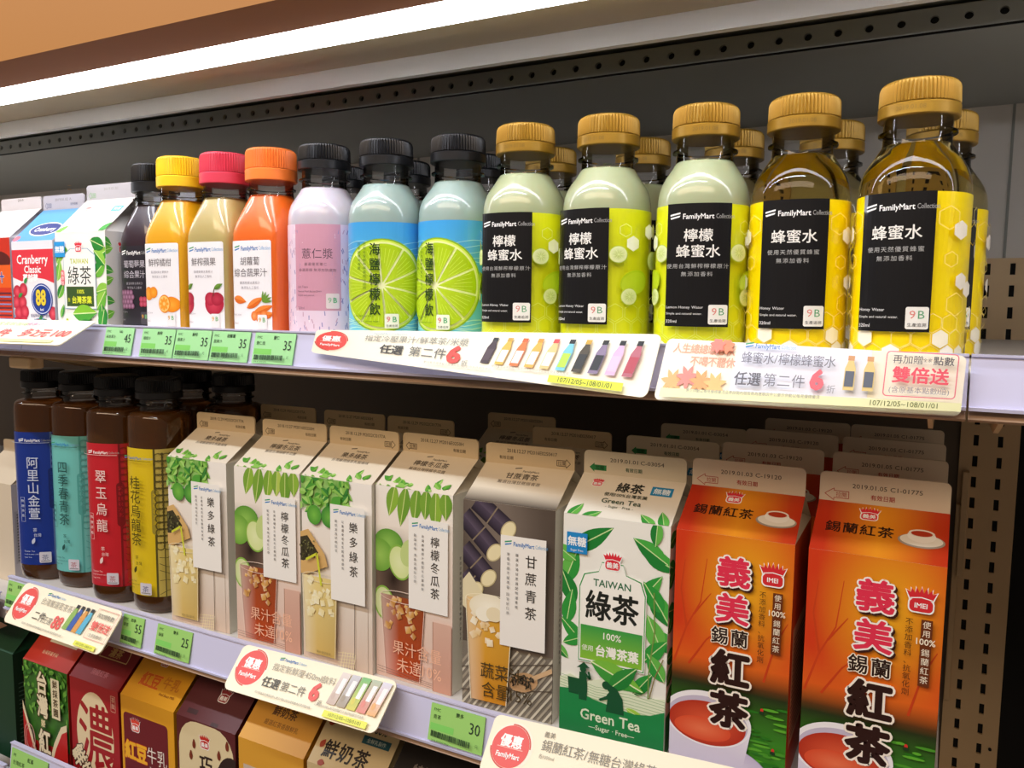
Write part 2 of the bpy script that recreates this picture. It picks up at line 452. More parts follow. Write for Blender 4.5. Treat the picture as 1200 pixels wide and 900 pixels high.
m = MB(); m.box(-.762, -.730, .4375, .452, -.0640, -.0535); e = chamfer(ob('rail_joint_bracket', m.me('rail_joint_bracket', M_POST)), .002); tag(e, 'small beige bracket under the left end of the upper rail', 'bracket')
upright(.0175, .0695, 'beige slotted steel upright behind the right end of the shelves')
upright(.098, .150, 'beige slotted upright beyond the black gap at the right edge')
m = MB(); m.box(.0695, .098, YB - .004, YB - .001, -.9, .0); tag(ob('trim_6', m.me('bay_gap', M_DARK)), kind='structure')

# ------------------------------------------------------------------ shared print motifs
def fm_logo(a, x, y, w, dark=False, al='l'):
    """small striped flag and the shop's lettering; x,y left middle, w overall width"""
    h = w / 6.6
    a.poly([(x, y + h*.25), (x + h*1.2, y + h*.5), (x + h*1.2, y + h*.3), (x, y + h*.05)], '#ffffff' if dark else '#2e9e6b')
    a.poly([(x, y - h*.15), (x + h*1.2, y + h*.1), (x + h*1.1, y - h*.1), (x + h*.1, y - h*.35)], '#ffffff' if dark else '#2b7fc9')
    a.txt('FamilyMart', x + h*1.5, y, h*.92, '#ffffff' if dark else '#2878c4', .015, 'l', sx=.86)
    a.txt('Collection', x + h*5.2, y, h*.8, '#a9a9a9' if dark else '#7ab0dc', 0, 'l', sx=.62)
def crown(a, x, y, w, t='義美', col='#e02a3c'):
    """small red crown emblem: a fan of points over a name plate"""
    def fan(e, c):
        P = [(x - w*.36 - e, y + w*.10 - e), (x + w*.36 + e, y + w*.10 - e)]
        for k in range(7):
            u = 1 - k/3; P += [(x + u*w*.50 + (e if u > 0 else -e if u < 0 else 0), y + w*(.56 - .16*u*u) + e), (x + (u - 1/6)*w*.42, y + w*.34)] if k < 6 else [(x + u*w*.50 - e, y + w*.40 + e)]
        a.poly(P, c)
    a.rrect(x - w*.43, y - w*.38, x + w*.43, y + w*.16, w*.18, '#ffffff'); fan(w*.04, '#ffffff'); fan(0, col)
    a.rrect(x - w*.38, y - w*.33, x + w*.38, y + w*.11, w*.15, col)
    a.line([(x - w*.36, y + w*.13), (x, y + w*.19), (x + w*.36, y + w*.13)], w*.035, '#ffffff')
    a.txt(t, x, y - w*.1, w*(.32 if wide(t[0]) else .25), '#ffffff', .02)
def promo_badge(a, x, y, rx, ry):
    a.ell(x + rx*.06, y + ry*.04, rx*1.13, ry*1.13, '#fbf3e0', n=36)
    a.ring(x, y, rx*1.08, ry*1.08, rx*.07, '#d34a3e', PI*.02, PI*.55, 14); a.ring(x, y, rx*1.08, ry*1.08, rx*.07, '#d34a3e', PI*1.05, PI*1.5, 14)
    a.ell(x, y, rx, ry, '#e8514c', n=36)
    a.txt('優惠', x, y + ry*.25, ry*.62, '#ffffff', .03, sx=rx/ry*.98)
    a.rect(x - rx*.7, y - ry*.1, x + rx*.7, y - ry*.06, '#f4b8ae')
    a.txt('FamilyMart', x, y - ry*.42, ry*.34, '#ffffff', .025, sx=rx/ry*.85)
def greek(a, x0, y, n, h, col, seed=1, gap=.9):
    """a run of tiny characters of the small print"""
    a.txt(''.join('活動期間優惠商品以店內標示為準每件限量供應詳見公告'[(i * 7 + seed) % 25] for i in range(n)), x0, y, h, col, al='l', gap=gap)

# ------------------------------------------------------------------ bottles
def wrap(r, e):
    """arc length (mm, 0 at the front, + to the right) to point and normal on a superellipse of half-size r"""
    N = 720; P = []
    for i in range(N + 1):
        x, y = sup(-PI/2 + 2*PI*i/N, e); P.append((x*r, y*r))
    L = [0]
    for i in range(N): L.append(L[-1] + math.hypot(P[i+1][0]-P[i][0], P[i+1][1]-P[i][1]))
    T = L[-1]
    def f(s):
        s = (s / 1000) % T
        lo, hi = 0, N
        while hi - lo > 1:
            md = (lo + hi) // 2
            if L[md] <= s: lo = md
            else: hi = md
        t = (s - L[lo]) / (L[hi] - L[lo] or 1)
        x, y = P[lo][0] + (P[hi][0]-P[lo][0])*t, P[lo][1] + (P[hi][1]-P[lo][1])*t
        tx, ty = P[hi][0]-P[lo][0], P[hi][1]-P[lo][1]; q = math.hypot(tx, ty)
        return x, y, ty / q, -tx / q
    return f, T * 1000
_wc = {}
def wrapmap(r, e, z0):
    k = (r, e)
    if k not in _wc: _wc[k] = wrap(r, e)
    f, T = _wc[k]; cache = {}
    def mp(x, y, l):
        kx = round(x, 5)
        if kx not in cache: cache[kx] = f(x)
        a, b, nx, ny = cache[kx]
        return (a + nx * l, b + ny * l, z0 + y / 1000)
    return mp, T
def cap_part(root, z0, z1, r, mat, ribbed=True, seg=120):
    m = MB(); h = z1 - z0; q = .05 if ribbed else .0
    zr = z0 + h * .36
    m.loft([(zr + .0002, r*.955, 2), (zr + .0006, r*.99, 2, q), (z1 - .0035, r*.978, 2, q), (z1 - .0020, r*.955, 2, q*.6), (z1 - .0010, r*.92, 2), (z1 - .0002, r*.86, 2), (z1, r*.80, 2)], seg)
    c = ob('cap', m.me('cap', mat, D(24)), root)
    m = MB(); m.loft([(z0, r*.965, 2), (z0 + .0006, r, 2), (zr - .0008, r, 2), (zr - .0001, r*.965, 2)], 64)
    ob('tamper_ring', m.me('tamper_ring', mat, PI/5), c)
    return c
def neck_part(root, zb, zt, r, rf):
    m = MB()
    zf = zb + (zt - zb) * .45
    m.loft([(zb - .001, r*1.03, 2), (zb + .002, r, 2), (zf - .0012, r, 2), (zf - .0006, rf, 2), (zf + .0006, rf, 2), (zf + .0012, r, 2), (zt + .001, r, 2)], 40, cap=False)
    n = ob('neck', m.me('neck', SHELL, PI/4), root); n['label'] = 'clear empty plastic neck with a flange'
    return n
CAPS = dict(gold=material('gold_cap_plastic', '#a8822c', rough=.36, metal=.3, noise=.03, scale=60), black=material('black_cap_plastic', '#17181c', rough=.35, noise=.1, scale=60),
            yellow=material('yellow_cap_plastic', '#efc21d', rough=.4, noise=.03), red=material('red_cap_plastic', '#cf3950', rough=.4, noise=.03), orange=material('orange_cap_plastic', '#f07a30', rough=.4, noise=.03))
def liquid(name, col, coat=.8, rough=.35): return material(name, col, rough=rough, coat=coat, noise=.015, scale=14, sss=.15)

RB, EB = .0278, 2.25
def round_bottle(loc, rz, label, group, body_mat, cap, art, band=None, stamp=None):
    root = empty('juice_bottle', loc, rz); tag(root, label, 'bottle', group)
    m = MB(); r = RB
    m.loft([(0, r*.86, EB), (.0012, r*.94, EB), (.004, r*.99, EB), (.008, r, EB), (.05, r, EB), (.088, r, EB), (.094, r*.992, EB), (.099, r*.965, EB), (.1035, r*.915, 2.2), (.1075, r*.84, 2.1), (.111, r*.76, 2), (.114, r*.69, 2), (.1165, r*.635, 2), (.1172, r*.60, 2)], 64)
    b = ob('bottle_body', m.me('bottle_body', body_mat, PI/4), root)
    neck_part(root, .1165, .1315, .0172, .0196)
    if body_mat is WATER or True:
        m = MB(); m.loft([(.1172, .0160, 2), (.1176, .0160, 2)], 32)
        ob('liquid_surface', m.me('liquid_surface', body_mat), root)
    cap_part(root, .1306, .1500, .0204, CAPS[cap])
    if cap == 'gold':
        d = Art(); d.txt('2019.01.08', 1, 134.2, 3.4, '#8a6c2c'); mq, _ = wrapmap(.0204, 2, 0); printed('date_stamp', [(d.columns(1.5), lambda x, y, l: mq(x, y, l + .0001))], PRINT, root)
    mp, T = wrapmap(r + .00025, EB, 0)
    art.clip(-T/2, 0, T/2, 200).columns(2.5); 
    printed('label', [(art, mp)], GLOSSP, root)
    return root
def mkround(art_fn):
    a = Art(); art_fn(a); return a
HW = 88.5  # half of the sleeve's length, mm
def black_panel(a, lines, en, cap='蜂蜜水'):
    a.rect(-17.2, 17.5, 17.2, 89.5, '#0c0c10')
    fm_logo(a, -15.5, 82, 31, dark=True)
    y = 69 if len(lines) == 1 else 71
    for t in lines: a.txt(t, 0, y, 7.9, '#f4f2ec', .012); y -= 9.2
    a.txt('使用天然優質蜂蜜' if len(lines) == 1 else '使用台灣鮮榨檸檬原汁', 0, y + .5, 3.0, '#b9b9b7', gap=1.12); a.txt('無添加香料', 0, y - 4.2, 3.0, '#b9b9b7', gap=1.15)
    a.txt(en, -16.5, 29, 2.3, '#e8e8e8', al='l'); a.txt('Simple and natural water.', -16.5, 25.2, 1.9, '#e8e8e8', al='l'); a.txt('320ml', -16.5, 20.6, 2.6, '#f0f0f0', al='l')
    a.rrect(6.5, 19, 16.5, 30.5, 1, '#f3f1ea'); a.txt('9', 9.6, 26.6, 6, '#e0857c', .0); a.txt('B', 13.4, 26.6, 6, '#62a878', .0); a.txt('生產追溯', 11.5, 21.2, 2.1, '#333333')
def hexa(a, x, y, r, col, w=0):
    P = [(x + r*math.cos(PI/6 + k*PI/3), y + r*math.sin(PI/6 + k*PI/3)) for k in range(6)]
    if w: a.line(P + [P[0]], w, col)
    else: a.up(); a.raw(P, [C(col)]*6)
def honey_art(a):
    a.rect(-HW, 2, HW, 89.5, '#fce000')
    r = 5.4
    for j in range(3):
        for i in range(-10, 11):
            x = i*r*1.732 + (j % 2)*r*.866; y = 6 + j*r*1.5
            if j == 0 or (i + j) % 3: hexa(a, x, y, r*.93, '#ffe98a', .35)
            if j < 2 and (i*3 + j*2) % 4 == 0: hexa(a, x, y, r*.9, '#fbf6e0')
            if j == 0 and i % 3 == 0: hexa(a, x, y, r*.9, '#fffdf2')
    for s in (-1, 1):
        for x, y, q, f in ((24, 76, 6, 0), (31, 70, 5, 1), (26, 55, 4, 0), (33, 44, 4.5, 1), (39, 40, 4.5, 1), (30, 32, 6, 0), (47, 78, 5, 0), (52, 60, 5, 1), (60, 70, 6, 0), (70, 45, 6, 1), (45, 25, 6, 0)):
            hexa(a, s*x, y, q, '#f6efdc' if f else '#ffe470', 0 if f else .5)
    black_panel(a, ['蜂蜜水'], 'Honey Water')
def citrus(a, x, y, r, rim='#8fbf1e', pulp='#dff26a', seg='#c6e33a'):
    a.ell(x, y, r, r, rim, n=36); a.ell(x, y, r*.93, r*.93, '#eaf6b0', n=36)
    for k in range(9):
        t = 2*PI*k/9 + .3; dt = 2*PI/9*.44
        P = [(x + r*.08*math.cos(t), y + r*.08*math.sin(t))] + [(x + r*.86*math.cos(t + dt*q/3), y + r*.86*math.sin(t + dt*q/3)) for q in range(-3, 4)]
        a.up()
        for i in range(1, len(P) - 1): a.raw([P[0], P[i], P[i+1]], [C(seg), C(pulp), C(pulp)])
def lemon_art(a):
    a.rect(-HW, 2, HW, 89.5, '#dfe51c')
    for i in range(-8, 9):
        for j in range(3):
            x = i*11 + (j % 2)*5.5; y = 6 + j*9.5
            hexa(a, x, y, 5.6, '#e4ef6a', .4)
            if j == 0 and i % 2 == 0: hexa(a, x, y - 2, 4.5, '#fafae8')
    for s in (-1, 1):
        hexa(a, s*32, 68, 4.8, '#f3f6e6'); hexa(a, s*27, 76, 4, '#e9f28a', .4)
        a.ell(s*34, 44, 10, 7.5, '#b9d41a', rot=.3); a.ell(s*34, 43.4, 9.3, 6.8, '#c2da2c', rot=.3)
        citrus(a, s*30, 35, 5.4, '#c4d94c', '#eef6c0', '#c3d873'); citrus(a, s*22.8, 61, 5.4, '#c4d94c', '#eef6c0', '#c3d873')
        citrus(a, s*50, 58, 6, '#c4d94c', '#eef6c0', '#c3d873'); hexa(a, s*45, 76, 5, '#f3f6e6'); hexa(a, s*52, 30, 6, '#e9f28a', .4)
    black_panel(a, ['檸檬', '蜂蜜水'], 'Lemon Honey Water')
def lime_art(a):
    a.rect(-HW, 2, HW, 88, '#6fcfe0', '#3f9fe0')
    for k in range(5):
        a.line([(-HW + i*6, 60 + k*3.2 + 1.6*math.sin(i*.8 + k)) for i in range(31)], .5, '#9fdcee')
        a.line([(-HW + i*6, 8 + k*2.2 + 1.2*math.sin(i*1.1 + k)) for i in range(31)], .7, '#b4ecdf')
    x, y, r = 4, 42, 34
    a.ell(x, y, r, r, '#8fbc12', n=48); a.ell(x, y, r*.965, r*.965, '#d9ef5e', n=48); a.ell(x, y, r*.93, r*.93, '#eef9a8', n=48, col2='#f6fbc8')
    for k in range(10):
        t = 2*PI*k/10 + .1; dt = 2*PI/10*.455; a.up()
        P = [(x + r*.06*math.cos(t), y + r*.06*math.sin(t))] + [(x + r*.89*math.cos(t + dt*q/4), y + r*.89*math.sin(t + dt*q/4)) for q in range(-4, 5)]
        for i in range(1, len(P) - 1): a.raw([P[0], P[i], P[i+1]], [C('#bcd92a'), C('#b0d013'), C('#b0d013')])
        for q in range(5):
            u = t + dt*(q - 2)*.4; a.line([(x + r*(.3 + .06*q)*math.cos(u), y + r*(.3 + .06*q)*math.sin(u)), (x + r*.8*math.cos(u), y + r*.8*math.sin(u))], .35, '#d4f05a')
    a.clip(-HW, 2, HW, 88)
    a.col('海鹽檸檬飲', -1, 73, 9.6, '#23401c', .012, gap=1.13, sx=.86)
    a.col('使用台灣鮮榨檸檬原汁添加', -8.5, 73, 2.5, '#3f6a20', gap=1.15); a.col('屏東檸檬與海鹽', -12.6, 73, 2.5, '#3f6a20', gap=1.15)
    a.txt('Sea Salt Lemon', -17, 20, 2.3, '#3f6a20', al='l'); a.txt('Simple and natural water.', -17, 16, 1.9, '#3f6a20', al='l')
    a.rrect(6, 11, 15.5, 21.5, 1, '#eef3e2'); a.txt('9', 8.6, 17.6, 5.4, '#d98a82', .02); a.txt('B', 12.8, 17.6, 5.4, '#5eb07a', .02); a.txt('生產追溯', 10.8, 12.8, 1.9, '#445544')
def pink_art(a):
    a.rect(-HW, 2, HW, 88, '#e6d0e2')
    for k in range(420):
        x, y = rnd.uniform(-HW, HW), rnd.uniform(4, 86); t = rnd.choice((PI/2, PI/2 + .35, PI/2 - .4, PI/2+.1))
        a.line([(x - 1.7*math.cos(t), y - 1.7*math.sin(t)), (x + 1.7*math.cos(t), y + 1.7*math.sin(t))], .75, rnd.choice(('#f4e6f0', '#8f86b8', '#c8a0b8', '#9a8cbc')))
        a.l -= 1
    a.up(); a.rect(-18, 23, 18, 88, '#d299ae')
    a.txt('薏仁漿', 0, 66, 8.2, '#5d4a58', .0); a.txt('嚴選優質薏仁', -1, 58, 2.6, '#8a6a7a', gap=1.15); a.txt('香濃滑順 無添加防腐劑', 0, 53.6, 2.6, '#8a6a7a', gap=1.1)
    a.txt('Job Tears', -16, 41, 2.2, '#8a6a7a', al='l'); a.txt('Natural Pearl Barley Drink', -16, 37.6, 1.8, '#8a6a7a', al='l'); a.txt('Simple and natural.', -16, 34.6, 1.8, '#8a6a7a', al='l'); a.txt('320ml', -16, 25, 2.4, '#8a6a7a', al='l')
    a.rrect(6.5, 24.5, 16.5, 36, 1, '#e6d6d8'); a.txt('9', 9.4, 31, 5.6, '#9ab89a', .02); a.txt('B', 13.4, 31, 5.6, '#5eb07a', .02)
L_MILK = liquid('pearl_barley_milk', '#c2bcc8'); L_LIME = liquid('sea_salt_lime_liquid', '#93a8a2'); L_LEMON = liquid('lemon_honey_liquid', '#a4ac86')
arts = {k: mkround(f) for k, f in dict(honey=honey_art, lemon=lemon_art, lime=lime_art, pink=pink_art).items()}
D = math.radians
protos = {}
def place_round(kind, x, y, rot, label, group):
    spec = dict(honey=(WATER, 'gold'), lemon=(L_LEMON, 'gold'), lime=(L_LIME, 'black'), pink=(L_MILK, 'black'))[kind]
    if kind not in protos:
        protos[kind] = round_bottle((x, y, Z1 + .0002), D(rot), label, group, spec[0], spec[1], arts[kind]); return protos[kind]
    return dup(protos[kind], (x, y, Z1 + .0002), D(rot), label, group)
G1, G2 = 'honey drink bottles on the upper shelf', 'black capped bottles on the upper shelf'
place_round('honey', -.0205, .500, -12, 'honey water bottle with gold cap and yellow label, nearest the slotted upright', G1)
place_round('honey', -.0809, .508, 4, 'honey water bottle with gold cap and yellow label, left neighbour of the rightmost bottle', G1)
place_round('lemon', -.1377, .505, 11, 'lemon honey water bottle with green label, right beside the yellow honey bottles', G1)
place_round('lemon', -.2014, .505, -10, 'lemon honey water bottle with green label, middle of the three lemon honey bottles in front', G1)
place_round('lemon', -.2622, .505, 2, 'lemon honey water bottle with green label, next to the sea salt lime bottle', G1)
place_round('lime', -.3227, .515, -9, 'sea salt lime drink bottle with black cap, beside the lemon honey bottles', G2)
place_round('lime', -.3803, .505, 22, 'sea salt lime drink bottle with black cap, beside the pink bottle', G2)
place_round('pink', -.4364, .500, 28, 'pink pearl barley milk bottle with black cap', G2)
for k, x, y, rot, lb in (('honey', -.0105, .585, 10, 'honey water bottle half hidden behind the rightmost honey bottle'), ('honey', -.0749, .585, -8, 'honey water bottle seen between the two front honey bottles'),
                     ('honey', -.1390, .585, 12, 'honey water bottle behind, seen between honey and lemon honey bottles'), ('lemon', -.2057, .585, 3, 'lemon honey bottle behind, seen between the second and third lemon honey bottles'),
                     ('lemon', -.2826, .588, 5, 'lemon honey bottle behind, seen between the first and second lemon honey bottles'), ('lime', -.3466, .588, 12, 'lime bottle behind, its black cap just left of the first gold cap'),
                     ('lime', -.4205, .588, 20, 'lime bottle behind, its black cap seen between the two front lime bottles'), ('pink', -.4895, .588, 14, 'pink barley milk bottle behind, its black cap beside the front pink bottle')):
    place_round(k, x, y, rot, lb, G1 if k in ('honey', 'lemon') else G2)

# square juice bottles
RQ, EQ = .0247, 5
def juice_art(kind):
    a = Art()
    X, Yb, Yt = 21.0, 3, 77
    dark = kind == 'grape'
    a.rrect(-X, Yb, X, Yt, 1.6, '#26222c' if dark else '#f6f4f8')
    fm_logo(a, -17, 71, 34, dark=dark)
    tc = '#c9c4cf' if dark else '#6f6a70'
    T = dict(orange=['鮮榨橘柑'], apple=['鮮榨蘋果'], carrot=['胡蘿蔔', '綜合蔬果汁'], grape=['葡萄莓果', '綜合果汁'])[kind]
    y = 61
    for t in T: a.txt(t, 0, y, 7.2, tc, gap=.98); y -= 9
    a.txt('嚴選新鮮水果榨汁', 0, y + 1, 2.5, '#a9a4ac', gap=1.1); a.txt('無添加人工香料', 0, y - 2.8, 2.5, '#a9a4ac', gap=1.1)
    if kind == 'orange':
        for x, yy, r in ((-15, 35, 6), (-8.5, 36, 5)): a.ell(x, yy, r, r*.95, '#ef8a12', col2='#ffb13a')
        a.ell(13, 26, 9, 6.5, '#ef8a12', col2='#ffae3a'); a.ell(5, 26.5, 7.2, 7.6, '#f08c14'); a.ell(4.6, 26.5, 6.2, 6.6, '#ffd27a'); 
        for k in range(8): a.ell(4.6 + 3.4*math.cos(k*PI/4), 26.5 + 3.6*math.sin(k*PI/4), 2.1, 1.3, '#fba02c', rot=k*PI/4, n=12)
    if kind == 'apple':
        for x in (-21.5, 11):
            a.ell(x, 27, 9.6, 9.2, '#b31f3c', col2='#d8465e'); a.ell(x - 3.6, 31, 6, 5.4, '#b31f3c', col2='#cf4058'); a.ell(x + 3.6, 31, 6, 5.4, '#a81c38', col2='#c43a52')
            a.line([(x, 33), (x + .6, 38), (x + 2, 41)], .8, '#5a3a22'); a.leaf(x + 1, 39, 9, 4, .5, '#6f9a3a', '#4c6e26', '#5c8630')
    if kind == 'carrot':
        for x, yy, an, L in ((-19, 32, -.2, 15), (-4, 24, .45, 20), (2, 19, .35, 22), (8, 17, .2, 16)):
            a.leaf(x, yy, L, 6.4, an, '#f08a3c', None, '#e06c20')
        for x, yy in ((4, 18), (9, 17), (14, 18.5)): a.ell(x, yy, 3.2, 3.8, '#e8742a', col2='#ffb070')
        for k in range(5): a.leaf(13, 29, 9, 2, .1 + k*.35, '#6f9a3a')
    if kind == 'grape':
        for k in range(16): a.ell(-17 + (k % 4)*4 + (k//4 % 2)*2, 36 - (k//4)*4, 2.6, 2.6, '#6c3a5a', col2='#b78aa6', n=14)
        for k in range(5): a.ell(9 + (k % 3)*4, 26 + (k//3)*4, 2.6, 2.6, '#a32a44', col2='#d0607a', n=14)
    a.txt('Fruit Juice', -19, 19, 2.2, '#a9a4ac', al='l'); a.txt('320ml', -19, 12, 2.4, '#a9a4ac', al='l')
    a.rrect(8, 8, 17, 19, 1, '#eeeef0' if not dark else '#4a4650'); a.txt('9', 10.4, 15, 5, '#e0a83a', .02); a.txt('B', 14.4, 15, 5, '#7ab87a', .02)
    for k in range(7): a.rect(-15 + k*5, 4.6, -13.4 + k*5, 5.6, '#8f8a96')
    a.clip(-X, 0, X, 80)
    return a
def square_bottle(loc, rz, label, kind, body, cap):
    root = empty('juice_bottle', loc, rz); tag(root, label, 'bottle', 'square juice bottles on the upper shelf')
    m = MB(); r = RQ; e = EQ
    m.loft([(0, r*.88, e), (.001, r*.95, e), (.004, r, e), (.04, r, e), (.078, r, e), (.083, r*.99, e), (.089, r*.955, 4.4), (.095, r*.90, 3.6), (.101, r*.83, 3), (.107, r*.755, 2.5), (.111, r*.70, 2.2), (.1135, r*.675, 2)], 64)
    ob('bottle_body', m.me('bottle_body', body, PI/4), root)
    neck_part(root, .1135, .125, .0172, .0192)
    cap_part(root, .1245, .1500, .0204, cap, ribbed=True)
    mp, T = wrapmap(r + .00025, e, 0)
    a = juice_art(kind).columns(2.5)
    printed('label', [(a, mp)], GLOSSP, root)
    return root
for kind, x, y, body, cap, lb in (('carrot', -.4870, .4945, '#e8681a', 'orange', 'orange carrot juice bottle with orange cap, beside the pink bottle'),
                        ('apple', -.5368, .4925, '#b4a266', 'red', 'pale apple juice bottle with red cap between yellow and orange juice bottles'),
                        ('orange', -.5868, .4905, '#e2a412', 'yellow', 'yellow citrus juice bottle with yellow cap and white label'),
                        ('grape', -.6372, .5040, '#2c1624', 'black', 'dark grape juice bottle with black cap and black label')):
    square_bottle((x, y, Z1 + .0002), 0, lb, kind, liquid(kind + '_juice', body), CAPS[cap])

# tall tea bottles
RT, ET = .0252, 2.6
def tea_art(kind):
    a = Art(); base, tc, alt, pat = dict(blue=('#14338c', '#cfd8ee', '#14338c', '#0d2468'), teal=('#6fc3bd', '#20504c', '#6fc3bd', '#4fa59f'), red=('#c41f2c', '#f2d8d4', '#b01a28', '#7c1018'), yellow=('#e0c21c', '#4a4210', '#c9b456', '#5a5120'))[kind]
    T = dict(blue='阿里山金萱', teal='四季春青茶', red='翠玉烏龍', yellow='桂花烏龍茶')[kind]
    a.rect(-50, 16.5, 46, 147, base); a.rect(17, 16.5, 60, 147, alt)
    a.rect(15.4, 16.5, 17.2, 147, '#5a6a9a' if kind == 'blue' else pat); 
    a.rrect(12.9, 72, 19.7, 112, 3.2, pat if kind != 'yellow' else '#a08f30'); a.col('當季採收冷泡', 16.3, 109, 4.2, base, gap=1.15)
    for i in range(5):
        for j in range(14):
            x, y = 19.8 + i*6, 62 + j*6
            if y > 142: continue
            a.ring(x, y, 3.9, 3.9, .8, pat, n=12); 
            if kind == 'yellow': a.ell(x + 3, y + 3, 1.2, 1.2, pat, n=8)
    for k in range(5): a.line([(19 + i*5, 20 + k*9 + 4*math.sin(i*.9 + k)) for i in range(7)], .5, pat)
    a.rect(22.6, 16.5, 23.4, 60, pat); a.rect(38.6, 16.5, 39.2, 60, pat)
    a.line([(-30, 137), (15, 137)], .35, tc); fm_logo(a, -12, 139.5, 26, dark=kind in ('blue', 'red'))
    a.col(T, 0, 124, 12.2, tc, .004, gap=1.02 if len(T) == 5 else 1.22, sx=.95)
    a.frame(-12.5, 60, -8.5, 84, .3, .25, tc); a.col('無糖茶飲', -10.5, 82, 3, tc, gap=1.6)
    a.txt('茶', 0, 52, 4, tc); a.txt('台灣', 2, 47, 3.6, tc); a.leaf(-3, 38, 7, 3, 1.2, tc)
    a.txt('Taiwan Tea', -11, 31, 2.1, tc, al='l'); a.txt('Fresh brewed cold infused', -11, 28, 1.7, tc, al='l'); a.txt('Sugar free', -11, 25, 1.7, tc, al='l')
    a.rrect(3, 19.5, 13, 30, 1, '#d8d4e0'); a.txt('茶', 8, 24.6, 6, '#b05a62' if kind in ('teal', 'red') else '#56608a'); a.rect(4, 20.6, 12, 21.4, '#888888')
    return a
M_TEA = material('brown_tea_liquid', '#7a4a1e', rough=.05, trans=.7, ior=1.36, noise=0, coat=.6)
L_TEA = M_TEA
def tea_bottle(loc, rz, label, kind):
    root = empty('tea_bottle', loc, rz); tag(root, label, 'bottle', 'tall tea bottles on the middle shelf')
    m = MB(); r = RT; e = ET
    m.loft([(0, r*.80, e), (.0008, r*.86, e), (.004, r*.95, e), (.010, r*.985, e), (.0125, r, e), (.09, r, e), (.168, r, e), (.1725, r*.985, e), (.1752, r*.94, e), (.1768, r*.86, 2.4), (.1776, r*.76, 2.2), (.1785, r*.66, 2)], 56)
    ob('bottle_body', m.me('bottle_body', L_TEA, PI/4), root)
    neck_part(root, .1785, .189, .0168, .0192)
    cap_part(root, .1885, .2065, .0200, CAPS['black'])
    mp, T = wrapmap(r + .00025, e, 0)
    printed('label', [(tea_art(kind).columns(2.5), mp)], GLOSSP, root)
    return root
tb = []
for kind, x, y, rz, lb in (('blue', -.7830, .4830, 31, 'tall tea bottle with blue label, leftmost on the middle shelf'), ('teal', -.7310, .4880, 13, 'tall tea bottle with pale turquoise label'),
                       ('red', -.6665, .4800, 17, 'tall tea bottle with red label'), ('yellow', -.6130, .4820, 4, 'tall tea bottle with yellow lattice label beside the first carton')):
    tb.append(tea_bottle((x*1.012, y + .0055, Z2 + .0002), D(rz), lb, kind)); tb[-1].scale = (1, 1, 1.015)
for i, (x, kind) in enumerate(((-.779, 'blue'), (-.724, 'turquoise'), (-.667, 'red'), (-.608, 'yellow'))):
    dup(tb[i], (x, .562, Z2 + .0002), D(8), 'tall tea bottle in shadow behind the %s labelled one' % kind)

# ------------------------------------------------------------------ cartons
def carton(loc, rz, label, group, w, h, rise, fin, front, roof, finart, side, base='#f2ead8', finc='#e9dcc2', sidec=None, name='drink_carton', depth=None):
    """gable-top carton: body with print, folded roof panels, upright sealed fin"""
    root = empty(name, loc, rz); tag(root, label, 'carton', group)
    root.scale = (1, 1, 1.033 if abs(loc[2] - Z2) < .005 else 1.09 if loc[2] < Z2 - .1 else 1)
    d = depth or w; a = w/2; b = d/2
    m = MB()
    V = [(-a,-b,0),(a,-b,0),(a,b,0),(-a,b,0),(-a,-b,h),(a,-b,h),(a,b,h),(-a,b,h)]
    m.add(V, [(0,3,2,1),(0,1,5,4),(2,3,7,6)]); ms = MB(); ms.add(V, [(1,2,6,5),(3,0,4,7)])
    W_, H_ = w*1000, h*1000
    front.clip(-W_/2, 0, W_/2, H_)
    parts = [(front, lambda x, y, l: (x/1000, -b - l, y/1000))]
    if side:
        side.clip(0, 0, d*1000, H_); parts.append((side, lambda x, y, l: (a + l, -b + x/1000, y/1000)))
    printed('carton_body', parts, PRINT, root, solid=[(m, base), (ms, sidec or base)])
    # roof: two sloping panels and two pinched gussets
    L = math.hypot(b, rise); g = min(.016, a*.5)
    m = MB(); zt = h + rise; t = .0007
    m.add([(-a,-b,h),(a,-b,h),(a,-t,zt),(-a,-t,zt),(-a,b,h),(a,b,h),(a,t,zt),(-a,t,zt),(a-g,0,zt-.003),(-a+g,0,zt-.003)],
          [(0,1,2,3),(5,4,7,6),(1,8,2),(1,5,8),(5,6,8),(0,3,9),(0,9,4),(4,9,7)])
    roof.clip(-W_/2, 0, W_/2, L*1000)
    sn, cs = rise/L, b/L
    printed('gable_roof', [(roof, lambda x, y, l: (x/1000, -b + y/1000*cs*(b-t)/b - l*sn, h + y/1000*sn + l*cs))], PRINT, root, solid=[(m, base)])
    m = MB(); F = Art().rrpts(-W_/2, -6, W_/2, fin*1000, 3.2); F = [p for p in F if p[1] >= 0] 
    F = [(-W_/2, 0), (W_/2, 0)] + [p for p in F if p[1] > .5]; n = len(F)
    m.add([(x/1000, -t, zt + z/1000) for x, z in F] + [(x/1000, t, zt + z/1000) for x, z in F], [tuple(range(n)), tuple(range(n, 2*n))[::-1]] + [(i, n + i, n + (i+1) % n, (i+1) % n) for i in range(n)])
    printed('top_seal', [(finart, lambda x, y, l: (x/1000, -t - l, zt + y/1000))], PRINT, root, solid=[(m, finc)])
    return root
